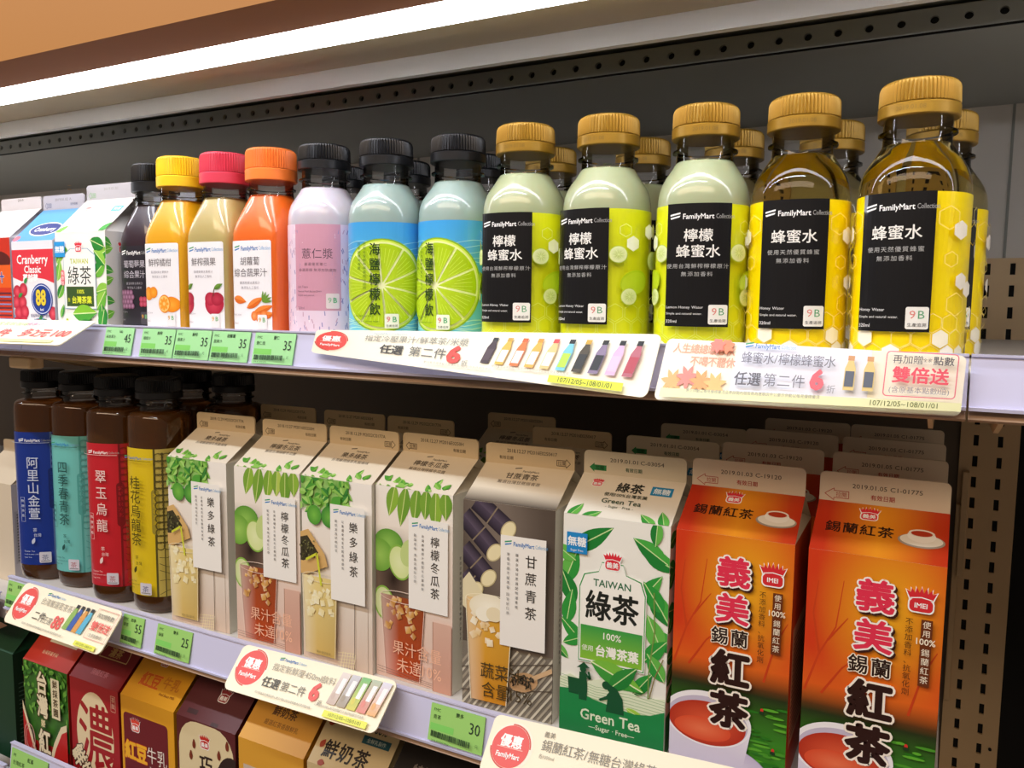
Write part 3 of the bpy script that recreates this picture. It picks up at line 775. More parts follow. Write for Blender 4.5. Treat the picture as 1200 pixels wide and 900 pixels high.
def fin_art(W_, code, arrow='l', ac='#4a3624', cc='#54483c', word=True, H=14):
    a = Art(); a.txt(code, 2 if len(code) > 13 else 0, H*.69, 3.5, cc, .004, sx=min(1.35, W_*.62/(len(code)*.53*3.5)))
    s = -1 if arrow == 'l' else 1; x = s*(W_/2 - 9); y = H*.30 if arrow == 'l' else H*.30
    if arrow:
        P = [(x - s*4, y - 1.9), (x + s*3, y - 1.9), (x + s*3, y - 2.9), (x + s*6, y), (x + s*3, y + 2.9), (x + s*3, y + 1.9), (x - s*4, y + 1.9)]
        a.line(P + [P[0]], .4, ac); a.txt('拉開', x - s*.2, y, 3.1, ac)
    if word: a.txt('有效日期', -s*(W_/2 - 14) if W_ < 60 else -s*(W_*.26 if arrow else 0), y + .4, 2.8, ac)
    return a
def glass(a, x, y0, y1, wb, wt, c0, c1, ice='#fff1c0', rim='#ffffff'):
    a.field(0, 0, 1, 1, 1, 1, lambda u, v: c0); a.P.pop(); 
    n = 8; a.up(); A, B = C(c0), C(c1)
    for j in range(n):
        t0, t1 = j/n, (j+1)/n; w0, w1 = wb + (wt-wb)*t0, wb + (wt-wb)*t1; ya, yb = y0 + (y1-y0)*t0, y0 + (y1-y0)*t1; ca, cb = mix(A, B, t0), mix(A, B, t1)
        h0, h1 = mix(ca, [1, 1, .9], .35), mix(cb, [1, 1, .9], .35)
        a.raw([(x-w0/2, ya), (x-w0*.1, ya), (x-w1*.1, yb), (x-w1/2, yb)], [h0, ca, cb, h1]); a.raw([(x-w0*.1, ya), (x+w0/2, ya), (x+w1/2, yb), (x-w1*.1, yb)], [ca, mix(ca, [0, 0, 0], .15), mix(cb, [0, 0, 0], .15), cb])
    r = random.Random(int(x*10 + y1))
    for k in range(26):
        s = r.uniform(1.6, 3.8); ang = r.uniform(0, PI); cx = x + r.uniform(-.36, .36)*wt; cy = y1 - r.uniform(1, (y1-y0)*.5)
        q = mix(C(ice), C(c1), r.uniform(0, .65)); a.up(); a.raw([(cx + s*math.cos(ang + k2*PI/2), cy + s*math.sin(ang + k2*PI/2)) for k2 in range(4)], [q, mix(q, [1, 1, 1], .4), q, mix(q, B, .5)])
    a.ring(x, y1, wt/2, wt*.11, .5, rim, n=24); a.line([(x - wt/2, y1), (x - wb/2, y0)], .5, rim); a.line([(x + wt/2, y1), (x + wb/2, y0)], .5, rim)
def blotch(a, x0, y0, x1, y1, n, cols, s, seed):
    r = random.Random(seed)
    for k in range(n):
        a.leaf(r.uniform(x0, x1), r.uniform(y0, y1), s*r.uniform(.6, 1.3), s*.55, r.uniform(0, 2*PI), r.choice(cols), None, r.choice(cols))
def white_label(a, x0, y0, x1, y1, name, s1, s2, big=8.0):
    a.rect(x0, y0, x1, y1, '#f6f3ee'); fm_logo(a, x0 + 3, y1 - 5, (x1-x0)*.86)
    a.col(name, x0 + (x1-x0)*.68, y1 - 11, big, '#3a3634', .006, gap=1.28 if len(name) == 4 else 1.13)
    a.col(s1, x0 + (x1-x0)*.37, y1 - 11, 2.2, '#5a5450', gap=1.42); a.col(s2, x0 + (x1-x0)*.18, y1 - 11, 2.2, '#5a5450', gap=1.42)
FW, FH = 68, 140.5
def fm_front(kind):
    a = Art(); x0, x1 = -FW/2, FW/2
    if kind == 'yakult':
        a.rect(x0, 0, x1, FH, '#e2d2c2', '#f6f1ea')
        a.field(x0, 0, x1, 46, 4, 3, lambda u, v: mix(lin('#d8c0ac'), lin('#e8dccf'), v))
        for k in range(5): a.rect(x1 - 16, 0, x1 - 15.4, 60, '#cdbba8')
        a.line([(17, 0), (17.5, 55)], .5, '#6d5a4a'); a.line([(30, 0), (30, 50)], .3, '#a08a76')
        a.field(x0, FH - 24, 13, FH, 8, 4, lambda u, v: mix(lin('#5f9f3c'), lin('#a5cf78'), .5 + .5*math.sin(u*13 + v*9)) if v > .2 else lin('#b5d090'))
        blotch(a, x0, FH - 22, 10, FH, 60, ['#6fae3e', '#4f9a36', '#8fc65a', '#3f8a3a', '#a7d672'], 9, 5)
        a.ell(-20, FH - 28, 7, 7.5, '#4f9a36', col2='#7cc04a'); a.ell(-5, FH - 28, 8, 8, '#3f8a34', col2='#74b84a'); a.leaf(-2, FH - 20, 12, 9, .8, '#57a53c')
        a.poly([(x0, 98), (x0 + 8, 101), (x0 + 24, 84), (x0 + 27, 75), (x0 + 6, 66), (x0, 66)], '#d8b070'); a.poly([(x0, 94), (x0 + 7, 96), (x0 + 18, 84), (x0 + 3, 76), (x0, 76)], '#3f3a26')
        for k in range(40): a.ell(x0 + rnd.uniform(0, 15), rnd.uniform(79, 93), 1.0, .5, rnd.choice(('#7c7a4c', '#221f14', '#5c5a34')), rot=rnd.uniform(0, 3), n=8)
        glass(a, -14, 6, 66, 30, 34, '#d9b868', '#ecd890', '#f9f2cc', '#efe2c0')
        a.line([(-12, 60), (-16, 84), (-27, 78)], 1.8, '#d2d83c')
        for k in range(6): a.line([(6 + k*2.6, 0), (9 + k*2.4, 14)], .45, '#f3e6b8'); a.line([(4, 2.5*k), (20, 2.5*k + 2)], .35, '#f3e6b8')
        a.txt('圖片僅供參考', -10, 9, 2.4, '#a08a50')
        white_label(a, -2, FH*.37, 30.5, FH*.88, '樂多綠茶', '以嚴選綠茶及乳酸風味調製', '酸甜清爽好喝回甘', 8.4)
    if kind == 'lime':
        a.rect(x0, 0, x1, FH, '#e3c0ae', '#f4efe6')
        a.field(x0, 55, 4, 112, 6, 8, lambda u, v: mix(lin('#efe6da'), lin('#3c2a20'), max(0, math.sin(PI*min(1, v*1.05)))*max(0, 1 - u*.75)))
        a.ell(-16, 76, 30, 36, '#ece2d6', col2='#2c1a12', n=40); a.ell(-18, 74, 18, 24, '#7a6456', col2='#24140e', n=40)
        for sx, L in ((-16, 24), (-6, 30), (4, 26), (12, 22), (20, 30), (28, 20)): a.leaf(sx, FH + 2, L, 11, -PI/2 - .15 + sx*.006, rnd.choice(('#8fb83e', '#6f9f34', '#b4cc5a')), '#d2e08a', '#7da83a')
        a.ell(-22, 100, 13, 10, '#5f9a36', col2='#93c458'); a.ell(-30, 90, 12, 12, '#6fa63c', col2='#a0cc60')
        a.ell(-12, 87, 10, 13, '#8ab84a', rot=.3); a.ell(-12, 87, 8.8, 11.6, '#d6e49c', rot=.3, col2='#e6efb8')
        a.ell(-4, 95, 7, 10, '#c4d68a', rot=-.3)
        a.ell(-26, 55, 9.5, 13, '#8ab84a', rot=.2); a.ell(-26, 55, 8.3, 11.6, '#d3e0a0', rot=.2, col2='#e4ecbc')
        glass(a, -9, 3, 62, 31, 40, '#c24a16', '#9c4a22', '#f2c06a', '#f0d8c8')
        for k in range(3): a.line([(x0 + 2, 4 + k*2), (18, 2 + k*1.4)], .3, '#8a6a5a')
        a.rect(18, 0, 18.5, 50, '#9a6a52'); a.rect(18.5, 0, x1, 50, '#cf9a84', '#dcb4a2')
        a.txt('果汁含量', 4, 25, 11, '#f6c0a0', sx=1.0); a.txt('未達10%', 6, 12.5, 11.5, '#f6c0a0', sx=1.0)
        white_label(a, -3, FH*.40, 31, FH*.865, '檸檬冬瓜茶', '台灣檸檬原汁搭配冬瓜露調製', '酸甜滋味 清爽消暑好口感', 8.0)
    if kind == 'cane':
        a.field(x0, 0, x1, FH, 8, 10, lambda u, v: mix(lin('#7d7066'), lin('#54483f'), .5 + .5*math.sin(u*5 + v*3)))
        for k, (x, y, an, L) in enumerate(((-34, 130, -.75, 33), (-34, 108, -.75, 27), (-24, 141, -.62, 30), (-34, 90, -.8, 14))):
            c, d = math.cos(an), math.sin(an); w = 7
            P = lambda t, s_: (x + t*c - s_*w*d, y + t*d + s_*w*c)
            a.up(); a.raw([P(0, -1), P(L, -1), P(L, 0), P(0, 0)], [C('#1d1722'), C('#2b2230'), C('#4e4356'), C('#4e4356')]); a.raw([P(0, 0), P(L, 0), P(L, 1), P(0, 1)], [C('#5c5062'), C('#5c5062'), C('#2b2230'), C('#1d1722')])
            a.line([P(L*.5, -1), P(L*.5, 1)], 1, '#8a7a66'); a.ell(*P(L, 0), 5, 7.2, '#c9b98c', rot=an); a.ell(*P(L, 0), 4.2, 6.3, '#efe3b8', rot=an)
        a.poly([(x0, 86), (x0 + 5, 92), (x0 + 24, 68), (x0 + 18, 58), (x0, 68)], '#e6dcb8'); 
        a.field(x0, 0, x1, 44, 2, 2, lambda u, v: '#7c7468')
        for k in range(30): a.line([(x0 - 22 + k*4.4, 0), (x0 + 12 + k*4.4, 44)] if k % 2 else [(x0 - 22 + k*4.4, 0), (x0 + 10 + k*4.4, 42)], 1.5, '#cfc7b4' if k % 2 else '#a89e8c')
        a.line([(x0, 10), (x1, 22)], .6, '#5c5044'); a.line([(x0, 26), (x1, 40)], .6, '#5c5044')
        a.ell(13, 24, 11, 6.5, '#c9a074', rot=.3); a.line([(20, 28), (34, 36)], 3, '#d8b48a')
        for k in range(60): a.ell(13 + rnd.uniform(-8, 8), 25 + rnd.uniform(-3.5, 4), 1.2, .6, rnd.choice(('#1d1812', '#3a3022', '#5c5240')), rot=rnd.uniform(0, 3), n=8)
        glass(a, -12, 6, 76, 27, 36, '#d8901c', '#e3b040', '#fbf4dc', '#f4ecd0')
        a.ell(-12, 71, 15, 9, '#f3ead0', col2='#fffbea'); a.ell(-16, 66, 6, 5, '#fbf6e4'); a.ell(-8, 67, 6, 5, '#efe2c0')
        a.txt('蔬菜汁', -2, 28, 11.5, '#4a3a1c', -.012, sx=.95); a.txt('含量15%', 2, 15, 11.5, '#4a3a1c', -.012, sx=.95)
        white_label(a, -3.5, FH*.34, 29.5, FH*.865, '甘蔗青茶', '嚴選台灣甘蔗搭配特選青茶', '蔗香甘甜不膩茶香 回甘好口感', 8.8)
    return a
def fm_roof(name, sub, dark=False):
    a = Art(); a.rect(-FW/2, 0, FW/2, 60, '#ece2d2', '#e2cda6')
    a.poly([(-9, 36), (-4, 37), (-4, 36), (-9, 35)], '#3a3634'); a.txt('FamilyMart', 4, 33.5, 2.8, '#4a4440', .01)
    a.txt(name, -1, 28, 6.2, '#4a4038', .01); a.txt(sub, -1, 21.5, 3.6, '#6a5c4c')
    if dark: a.field(-FW/2, 0, FW/2, 14, 4, 2, lambda u, v: mix(lin('#5a5048'), lin('#e8dcc8'), v))
    else: blotch(a, -FW/2, -3, FW/2 - 6, 6, 24, ['#6fae3e', '#4f9a36', '#8fc65a', '#a7d672'], 8, 9)
    return a
def fm_side(txt):
    a = Art(); a.rect(0, 0, 70, 142, '#dcd8cc'); a.col(txt, 10, 96, 2.4, '#4a4640', gap=1.5); a.rect(22, 30, 60, 60, '#f4f2ec')
    for k in range(16): a.rect(24, 32 + k*1.6, 56, 32.6 + k*1.6, '#7a766e')
    return a
FMC = dict(yakult=('樂多綠茶', '台灣嚴選綠茶乳酸風味', '2018.12.29 M2022C0177A', '#f0e8dc'), lime=('檸檬冬瓜茶', '嚴選台灣檸檬冬瓜露', '2018.12.27 M2016E0250H', '#f2ece2'), cane=('甘蔗青茶', '嚴選台灣甘蔗搭青茶', '2018.12.27 M2016E0250417', '#e9dcc2'))
def fm_carton(kind, loc, rz, label, arrow='l'):
    n, s_, code, base = FMC[kind]
    return carton(loc, D(rz), label, 'paper tea cartons on the middle shelf', .068, .1405, .0196, .014, fm_front(kind), fm_roof(n, s_, kind == 'cane'), fin_art(FW, code, arrow), fm_side('製造日期請見封口處保存期限冷藏七天'), base='#efe6d4', finc='#dcc49c', sidec='#dcd8cc')
def cx(mid, y=.467): return mid * y
YC = .467 + .034
ct = {}
for i, (kind, mid, rz, arrow, lb) in enumerate((('yakult', -1.1825, 2, 'l', 'green tea carton with pale yellow drink picture, beside the yellow tea bottle'), ('lime', -1.0120, 2, 'l', 'lime and winter melon tea carton, left one of the pair'),
        ('yakult', -.8570, 0, 'r', 'green tea carton with pale yellow drink picture, between the two lime tea cartons'), ('lime', -.7080, -1, 'l', 'lime and winter melon tea carton next to the sugarcane tea carton'),
        ('cane', -.5435, 3, 'r', 'dark sugarcane green tea carton with white label'))):
    ct[i] = fm_carton(kind, (cx(mid), YC + (.003 if i == 3 else 0), Z2 + .0002), rz, lb, arrow)
# green tea carton
def silhouette(a, x, y, k, col):
    a.ell(x, y + 21*k, 2.2*k, 2.4*k, col); a.poly([(x - 4.6*k, y + 21.5*k), (x + 4.8*k, y + 22.5*k), (x + .6*k, y + 26*k)], col)
    a.poly([(x - 2.5*k, y + 19*k), (x + 2.5*k, y + 19*k), (x + 3.4*k, y + 8*k), (x + 3*k, y), (x - 2.6*k, y), (x - 3*k, y + 8*k)], col)
    a.poly([(x - 11*k, y + 14*k), (x - 2*k, y + 14*k), (x - 3*k, y + 3*k), (x - 10*k, y + 3*k)], col); a.line([(x + 2*k, y + 18*k), (x + 5.4*k, y + 15*k), (x + 4*k, y + 20*k)], 1.5*k, col)
def gt_front(W_=70, H_=141):
    a = Art(); a.rect(-W_/2, 0, W_/2, H_, '#f4f3ec')
    lf = ['#2f9a3c', '#1f8234', '#48ad44', '#66bb4e']
    for x, y, L, w, an in ((-30, 118, 34, 12, .55), (-34, 96, 26, 12, 1.2), (-26, 84, 24, 11, 2.0), (-32, 70, 24, 10, 1.4), (-20, 60, 22, 9, 2.4), (-30, 48, 16, 6, 2.4), (-26, 112, 18, 9, 2.6), (-34, 58, 20, 8, .4),
                           (18, 124, 26, 11, -.4), (34, 118, 26, 11, 2.6), (24, 100, 24, 12, -1.0), (16, 92, 24, 10, .9), (32, 88, 22, 11, 2.2), (22, 74, 24, 12, -.3), (32, 64, 24, 12, 2.0), (20, 56, 22, 10, .8), (26, 128, 18, 8, 1.5), (34, 46, 20, 10, 2.2), (14, 34, 20, 9, .9)):
        a.leaf(x, y, L, w, an, rnd.choice(lf), '#c9e6a0', rnd.choice(lf))
    a.line([(24, 22), (24, 50), (27, 76), (26, 100)], .8, '#7a9a4a'); a.line([(22, 22), (28, 48), (33, 60)], .7, '#8a7a4a')
    A = a.rrpts(-21, 52, 19, 106, 3); 
    def badge(e, col):
        P = [(-22-e, 50-e), (20+e, 50-e), (20+e, 96+e), (17+e, 104+e), (8, 107+e), (6, 113+e), (-8, 113+e), (-10, 107+e), (-19-e, 104+e), (-22-e, 96+e)]; a.poly(P, col)
    badge(1.4, '#fbfaf4'); badge(.9, '#2f9a4a'); badge(.3, '#fbfaf4')
    a.txt('TAIWAN', -1, 100.5, 6.4, '#1f6a44', .014, sx=.98)
    for ang in range(11): a.l += 0
    a.txt('綠茶', -1, 86, 19.5, '#1c201c', .022, sx=.92)
    a.rect(-21.5, 50.8, 19.5, 72.5, '#8cc63a', '#3aa048'); a.txt('100%', 0, 67.6, 6, '#fdfdf4', .01); a.txt('使用', -16.5, 58, 4, '#fdfdf4'); a.txt('台灣茶葉', 3, 57.6, 7.6, '#fdfdf4', .03, sx=.95)
    crown(a, -1, 114, 12.5)
    a.rect(-32, 117, -18, 130, '#1f8ad0'); a.txt('無糖', -25, 124.5, 6.4, '#ffffff', .02); a.txt('Sugar Free', -25, 119, 2.1, '#ffffff', 0, sx=.95)
    a.poly([(-35, 36), (-28, 39), (-18, 36), (-6, 40), (8, 38), (20, 33), (35, 36), (35, 20), (-35, 20)], '#e6efd2')
    for k in range(8): a.line([(-35, 38 - k*1.8), (-10, 34 - k*1.6), (12, 36 - k*2), (35, 34 - k*1.8)], .3, '#9cc08a')
    a.leaf(-14, 50, 38, 14, -.35, '#7cc242', '#eaf6c0', '#3f9e3c'); a.leaf(-2, 34, 26, 11, .75, '#2f8f3a', '#c9e6a0', '#1f8234'); a.leaf(10, 25, 16, 5, -.4, '#a7d24a', '#eaf6c0')
    a.poly([(-35, 29), (-26, 30), (-12, 26), (4, 23.5), (16, 22.5), (26, 24), (35, 28), (35, 0), (-35, 0)], '#1f8a48'); a.rect(-35, 0, 35, 15, '#12743c', '#1f8a48')
    silhouette(a, -19, 24, .95, '#14532f')
    a.poly([(-3, 20), (9, 20), (8, 30), (4, 36), (-1, 38), (-4, 36), (-1, 33), (-3, 30), (-8, 27), (-7, 26), (-2, 28)], '#14532f'); a.ell(-3.2, 36.8, 2.6, 2.6, '#14532f')
    a.txt('Green Tea', 0, 15.5, 9.6, '#e9f3d6', .018, sx=.95); a.txt('—Sugar · Free—', 1, 8.2, 4.4, '#e9f3d6', .01)
    return a
def gt_roof():
    a = Art(); a.rect(-40, 0, 40, 60, '#f0ece0', '#ecdcc0')
    crown(a, -22, 31, 8.5); a.txt('綠茶', 1, 29, 9.5, '#1c201c', .02, sx=.98); a.rect(15, 25, 29, 33, '#1f8ac0'); a.txt('無糖', 22, 29, 5.6, '#eaf6ff', .02)
    a.txt('使用100%台灣茶葉', 0, 21.5, 3.6, '#2a3a2a', .01); a.txt('Green Tea', -1, 15.5, 6, '#2c4c34', .01); a.txt('- Sugar · Free -', -1, 10.5, 3, '#2c4c34')
    for x, an in ((-32, 1.1), (-24, .6), (26, 2.4), (32, 1.9)): a.leaf(x, -4, 16, 7, an, '#3a9a3c', '#c9e6a0', '#66bb4e')
    return a
def gt_side():
    a = Art(); a.rect(0, 0, 72, 142, '#efeee6')
    for x, y, an in ((-2, 130, .2), (-2, 118, -.4), (-2, 104, .5), (-2, 90, -.2), (0, 76, .6), (-2, 60, 0), (-2, 44, .5), (0, 34, .2)): a.leaf(x, y, 20, 10, an, '#2f9a3c', '#c9e6a0', '#1f8234')
    a.rect(0, 0, 72, 24, '#1f8a48'); crown(a, 36, 126, 9); a.txt('台灣茶葉', 38, 112, 7, '#2a2a2a'); 
    for k in range(9): a.col('品名綠茶內容量成分水茶葉保存', 30 + k*4, 100, 2.2, '#555555', gap=1.5) if k % 2 == 0 else None
    return a
def gt_fin(code='2019.01.01 C-03054'):
    a = fin_art(70, code, None, word=False); a.poly([(-31, 4), (-27.5, 7), (-27.5, 5.8), (-19, 5.8), (-19, 2.2), (-27.5, 2.2), (-27.5, 1)], '#2f8a4a'); a.txt('拉開', -23.6, 4, 3, '#0f3a1a', .01); a.txt('有效日期', 0, 4.2, 2.9, '#1c5a34', .01)
    return a
GT = carton((cx(-.379), YC + .001, Z2 + .0002), D(2), 'white and green unsweetened green tea carton, left of the red cartons', 'green tea cartons on the middle shelf', .070, .141, .0196, .015, gt_front(), gt_roof(), gt_fin(), gt_side(), base='#f0eee4', finc='#e6d8bc')
# red black tea cartons
def rt_bg(u, v):
    r = math.hypot((u - .62)*1.2, (v - .80)*1.7); base = mix(lin('#f5b21c'), lin('#d43a12'), min(1, max(0, r*1.45)))
    if v < .62: base = mix(base, lin('#e8701a'), min(1, (.62 - v)*4))
    if v < .47: base = mix(base, lin('#23280f'), min(1, (.47 - v)*11))
    if v < .37: base = mix(base, lin('#3c8a22'), min(1, (.37 - v)*5))
    return base
def rt_front(W_=68, H_=141):
    a = Art(); a.field(-W_/2, 0, W_/2, H_, 14, 36, rt_bg)
    for pts in (((-33, 62), (-26, 84), (-18, 100), (-15, 126)), ((-26, 84), (-30, 106), (-28, 124)), ((-22, 92), (-12, 106)), ((-24, 62), (-14, 78), (-8, 84)), ((20, 60), (26, 84), (24, 110)), ((26, 84), (32, 96))):
        a.line(list(pts), 1.3, '#c93f12', .4)
    for k in range(44): a.ell(rnd.uniform(4, 34), rnd.uniform(2, 46), rnd.uniform(2, 6), .8, rnd.choice(('#5fb02e', '#2c7a1c', '#4c9a28')), n=10)
    for x, y in ((20, 44), (27, 22), (14, 12)): a.ell(x, y, .9, 1.2, '#d8302a', n=10); a.ell(x, y - 1.5, 1.6, 1, '#1d3a1a', n=8)
    # cup
    a.ell(-2, -3, 31, 22, '#a9a0c0', n=40, col2='#d8d2e6'); a.ell(-2, -1.6, 29.4, 20.5, '#c9c0da', n=40, col2='#e9e4f2')
    a.poly([(-37, 30), (-36, 10), (-28, -8), (2, -8), (11, 10), (14.5, 30)], '#ece8f2', cols=[C('#e8e2f0'), C('#d9d2e6'), C('#bdb4d0'), C('#bdb4d0'), C('#d9d2e6'), C('#f4f0f8')])
    a.ell(-11.5, 31.5, 26, 16.5, '#f7f4f9', n=48); a.ell(-11.5, 30.5, 24, 14.4, '#c9c0d6', n=48); a.ell(-11.5, 29, 23, 13, '#b8321a', n=48, col2='#e8603a')
    a.ell(-14, 25, 17, 7, '#e0502c', n=36, col2='#f07a50')
    # lettering
    bx = 1
    for t, y, s_ in (('義', 121, 18), ('美', 99.5, 18)):
        a.txt(t, bx + .9, y - .9, s_, '#3a1408', .085, sx=1.1); a.txt(t, bx, y, s_, '#e63252', .03, sx=1.1, out='#fdf6f2', ow=.05)
    a.txt('錫蘭', bx - .5, 83, 10.4, '#2a140c', .018, gap=1.1, out='#fdf3e0', ow=.05)
    for t, y in (('紅', 64.5), ('茶', 40)): a.txt(t, bx, y, 21.5, '#2c0f0a', .045, sx=1.06, out='#fdf3e6', ow=.055)
    crown(a, 23, 121.5, 14.5, 'IMEI', '#d92a34')
    a.rect(23.6, 78, 29.0, 113, '#6a3010'); a.up()
    a.col('使用', 26.3, 112.4, 4.0, '#fbeed8', gap=1.15); a.txt('100%', 26.3, 101.5, 4.6, '#fbeed8', .015); a.col('錫蘭紅茶', 26.3, 98, 4.2, '#fbeed8', gap=1.14)
    a.col('不添加香料、抗氧化劑', 18.0, 113, 3.9, '#3c1608', gap=1.06)
    return a
def rt_roof():
    a = Art(); a.field(-34, 0, 34, 60, 10, 8, lambda u, v: mix(lin('#f0a01c'), lin('#c0300f'), min(1, abs(u - .52)*2.1 + .15)))
    crown(a, -6, 31, 11); a.txt('錫蘭紅茶', -10, 19, 8.6, '#2a1209', .012, gap=1.05)
    a.ell(21, 16, 11.5, 5.2, '#a89c8c', n=32); a.ell(21, 16.6, 10.5, 4.6, '#efe8da', n=32); a.ell(21, 19.5, 7, 4.6, '#f8f2e8', n=28); a.ell(21, 21.6, 6.4, 2.9, '#efe6d8', n=28); a.ell(21, 21.4, 5.3, 2.1, '#b5381a', n=24)
    return a
def rt_fin(code):
    a = fin_art(68, code, None, word=False)
    P = [(-31, 4), (-26, 7.4), (-26, 6), (-18, 6), (-18, 2), (-26, 2), (-26, .6)]; a.line(P + [P[0]], .35, '#b8402c'); a.txt('拉開', -22, 4, 3, '#b8402c'); a.txt('有效日期', 0, 4.2, 3.2, '#b02c20', .01)
    return a
def rt_side():
    a = Art(); a.field(0, 0, 70, 142, 4, 12, lambda u, v: mix(lin('#c8501c'), lin('#d8602a'), v)); a.rect(8, 20, 60, 90, '#e8c8a0')
    for k in range(20): a.rect(11, 24 + k*3.1, 57, 25 + k*3.1, '#8a5a3a')
    return a
def red_carton(loc, rz, label, code):
    return carton(loc, D(rz), label, 'red black tea cartons on the middle shelf', .068, .141, .0200, .0165, rt_front(), rt_roof(), rt_fin(code), rt_side(), base='#e9dcc6', finc='#e6d6bc', sidec='#c8501c')
R1 = red_carton((cx(-.2215), YC, Z2 + .0002), 1, 'red and orange black tea carton with teacup, beside the green tea carton', '2019.01.03 C-19120')
R2 = red_carton((cx(-.0585), YC - .001, Z2 + .0002), 0, 'red and orange black tea carton with teacup, rightmost beside the upright', '2019.01.05 C1-01775')
ordn = ('second', 'third', 'fourth', 'fifth')
for k in range(3):
    dup(R1, (cx(-.2215) + .001*(k + 1), YC + .0715*(k + 1), Z2 + .0002), D(.5*(-1)**k), 'black tea carton, %s in the row behind the left red carton' % ordn[k])
    dup(R2, (cx(-.0585) - .0015*(k+1), YC + .0715*(k + 1), Z2 + .0002), D(-.4*(-1)**k), 'black tea carton, %s in the row behind the rightmost red carton' % ordn[k])
for k in range(2): dup(GT, (cx(-.379) + .003*(k+1), YC + .074*(k + 1), Z2 + .0002), 0, 'green tea carton, %s in the row behind the front green carton' % ordn[k])
for i, nm in ((0, 'first'), (1, 'second'), (2, 'third'), (4, 'fifth')):
    o = ct[i]; dup(o, (o.location.x + (.004 if i != 4 else -.006), o.location.y + (.072 if i != 4 else .085), Z2 + .0002), D(1), 'tea carton in shadow directly behind the %s of the five tea cartons' % nm)
dup(ct[3], (ct[3].location.x - .002, ct[3].location.y + .135, Z2 + .0002), 0, 'tea carton deep in shadow behind the fourth of the five tea cartons')

# upper shelf cartons at the left
def cran_front():
    a = Art(); a.rect(-33, 0, 33, 90, '#f4f2f6'); a.rect(-33, 74, 33, 90, '#e6e8f0')
    a.poly([(-33, 50), (-18, 46), (0, 50), (18, 48), (33, 44), (33, 76), (-33, 76)], '#e23644')
    a.txt('Cranberry', 0, 67, 12, '#ffffff', .015, sx=.96); a.txt('Classic', 0, 57.5, 9.6, '#ffffff', .02); a.txt('蔓越莓', -4, 49, 8, '#ffffff', .035)
    a.poly([(-33, 0), (-33, 14), (-10, 8), (10, 12), (33, 6), (33, 0)], '#6fb8e6')
    for x, y in ((-26, 36), (-16, 38), (-28, 26), (-18, 26), (-25, 16), (-15, 17), (-28, 6), (-17, 7), (6, 4), (29, 16)): a.ell(x, y, 6.4, 6.4, '#b81434', col2='#ee5a6a', n=20)
    for x, y, an in ((-14, 44, .8), (-24, 31, .5), (8, 9, .9), (12, 8, .2)): a.leaf(x, y, 8, 4, an, '#3a9a4a')
    a.ell(13, 29, 16.5, 15, '#1d3f98'); a.ell(13, 29, 15.2, 13.7, '#dfe6f6'); a.ell(13, 29, 14.4, 12.9, '#1d3f98'); a.txt('88', 12, 31, 20, '#f4d83a', .04, sx=.78, out='#12286a', ow=.05); a.txt('kcal', 13, 19.5, 3.4, '#ffffff', .02)
    a.txt('蔓越莓綜合果汁飲料', 10, 13.5, 3.4, '#3a3a6a'); a.txt('內容量 290毫升', 10, 9.4, 3, '#3a3a6a')
    return a
def cran_roof():
    a = Art(); a.rect(-33, 0, 33, 80, '#3f8fd8', '#6fb0e4'); a.ell(4, 17, 24, 10, '#ffffff'); a.ell(4, 17, 22.6, 8.8, '#20307c'); a.txt('Cranberry', 4, 17, 8.4, '#ffffff', .02, sx=.9)
    a.ell(-28, 4, 5, 4, '#e05a6a'); return a
CR = carton((-.7695, .503, Z1 + .0002), D(0), 'red and blue cranberry juice carton on the upper shelf', 'cartons on the upper shelf', .0645, .084, .033, .0140, cran_front(), cran_roof(), fin_art(64, '2019.01.02 A', 'l', '#5a6a9a', '#8a8a8a'), Art(), base='#e4e2ec', finc='#c9c8d4', sidec='#c9ccd8', depth=.068)
def og_front():
    a = Art(); a.rect(-36, 0, 36, 92, '#f6f5f0')
    lf = ['#3f9e3c', '#2a8a34', '#6fbb3e', '#93cc4a']
    for x, y, L, w, an in ((-34, 62, 20, 10, 1.0), (-34, 46, 20, 10, 1.3), (-34, 30, 18, 9, 1.0), (-30, 78, 18, 8, -.5), (16, 84, 24, 13, -.6), (20, 66, 22, 13, .4), (18, 50, 22, 13, .7), (20, 36, 22, 13, .2), (34, 60, 20, 12, 2.4), (20, 20, 22, 14, .9), (30, 6, 20, 13, 1.7), (34, 76, 20, 12, 2.8), (26, 2, 20, 12, 1.3), (-30, 12, 14, 5, 1.2)): a.leaf(x, y, L, w, an, rnd.choice(lf), '#dff0a8', rnd.choice(lf))
    def b(e, col): a.poly([(-22-e, 22-e), (20+e, 22-e), (20+e, 68+e), (10+e, 74+e), (-12-e, 74+e), (-22-e, 68+e)], col)
    b(1.4, '#9ab8d0'); b(.8, '#fbfaf4'); a.txt('TAIWAN', -1, 64, 6.4, '#c2cf2a', .015)
    a.txt('綠茶', -1, 51, 18, '#26302a', .0, sx=.95); a.rect(-20, 23, 18, 41, '#3c5a2a'); a.txt('100%', 0, 36.5, 5, '#e6f03a', .02); a.txt('台灣茶葉', 1, 29, 7, '#e6f03a', .03)
    a.txt('含', -17, 29, 4, '#e6f03a'); crown(a, -1, 76, 11); a.rect(-35, 68, -20, 82, '#2a9ae0'); a.txt('無糖', -27.5, 75, 6.6, '#ffffff', .02)
    a.rrect(-27, 42, -22, 56, 2, '#f06a7a'); a.col('無添加', -24.5, 55, 4, '#ffffff')
    a.leaf(-12, 16, 34, 16, .05, '#8acb34', '#e6f6b0', '#4fa83a'); a.leaf(-6, 6, 30, 14, -.1, '#2a8a34', '#c9e6a0'); a.ell(-20, 6, 2.6, 6, '#b4cc2a')
    return a
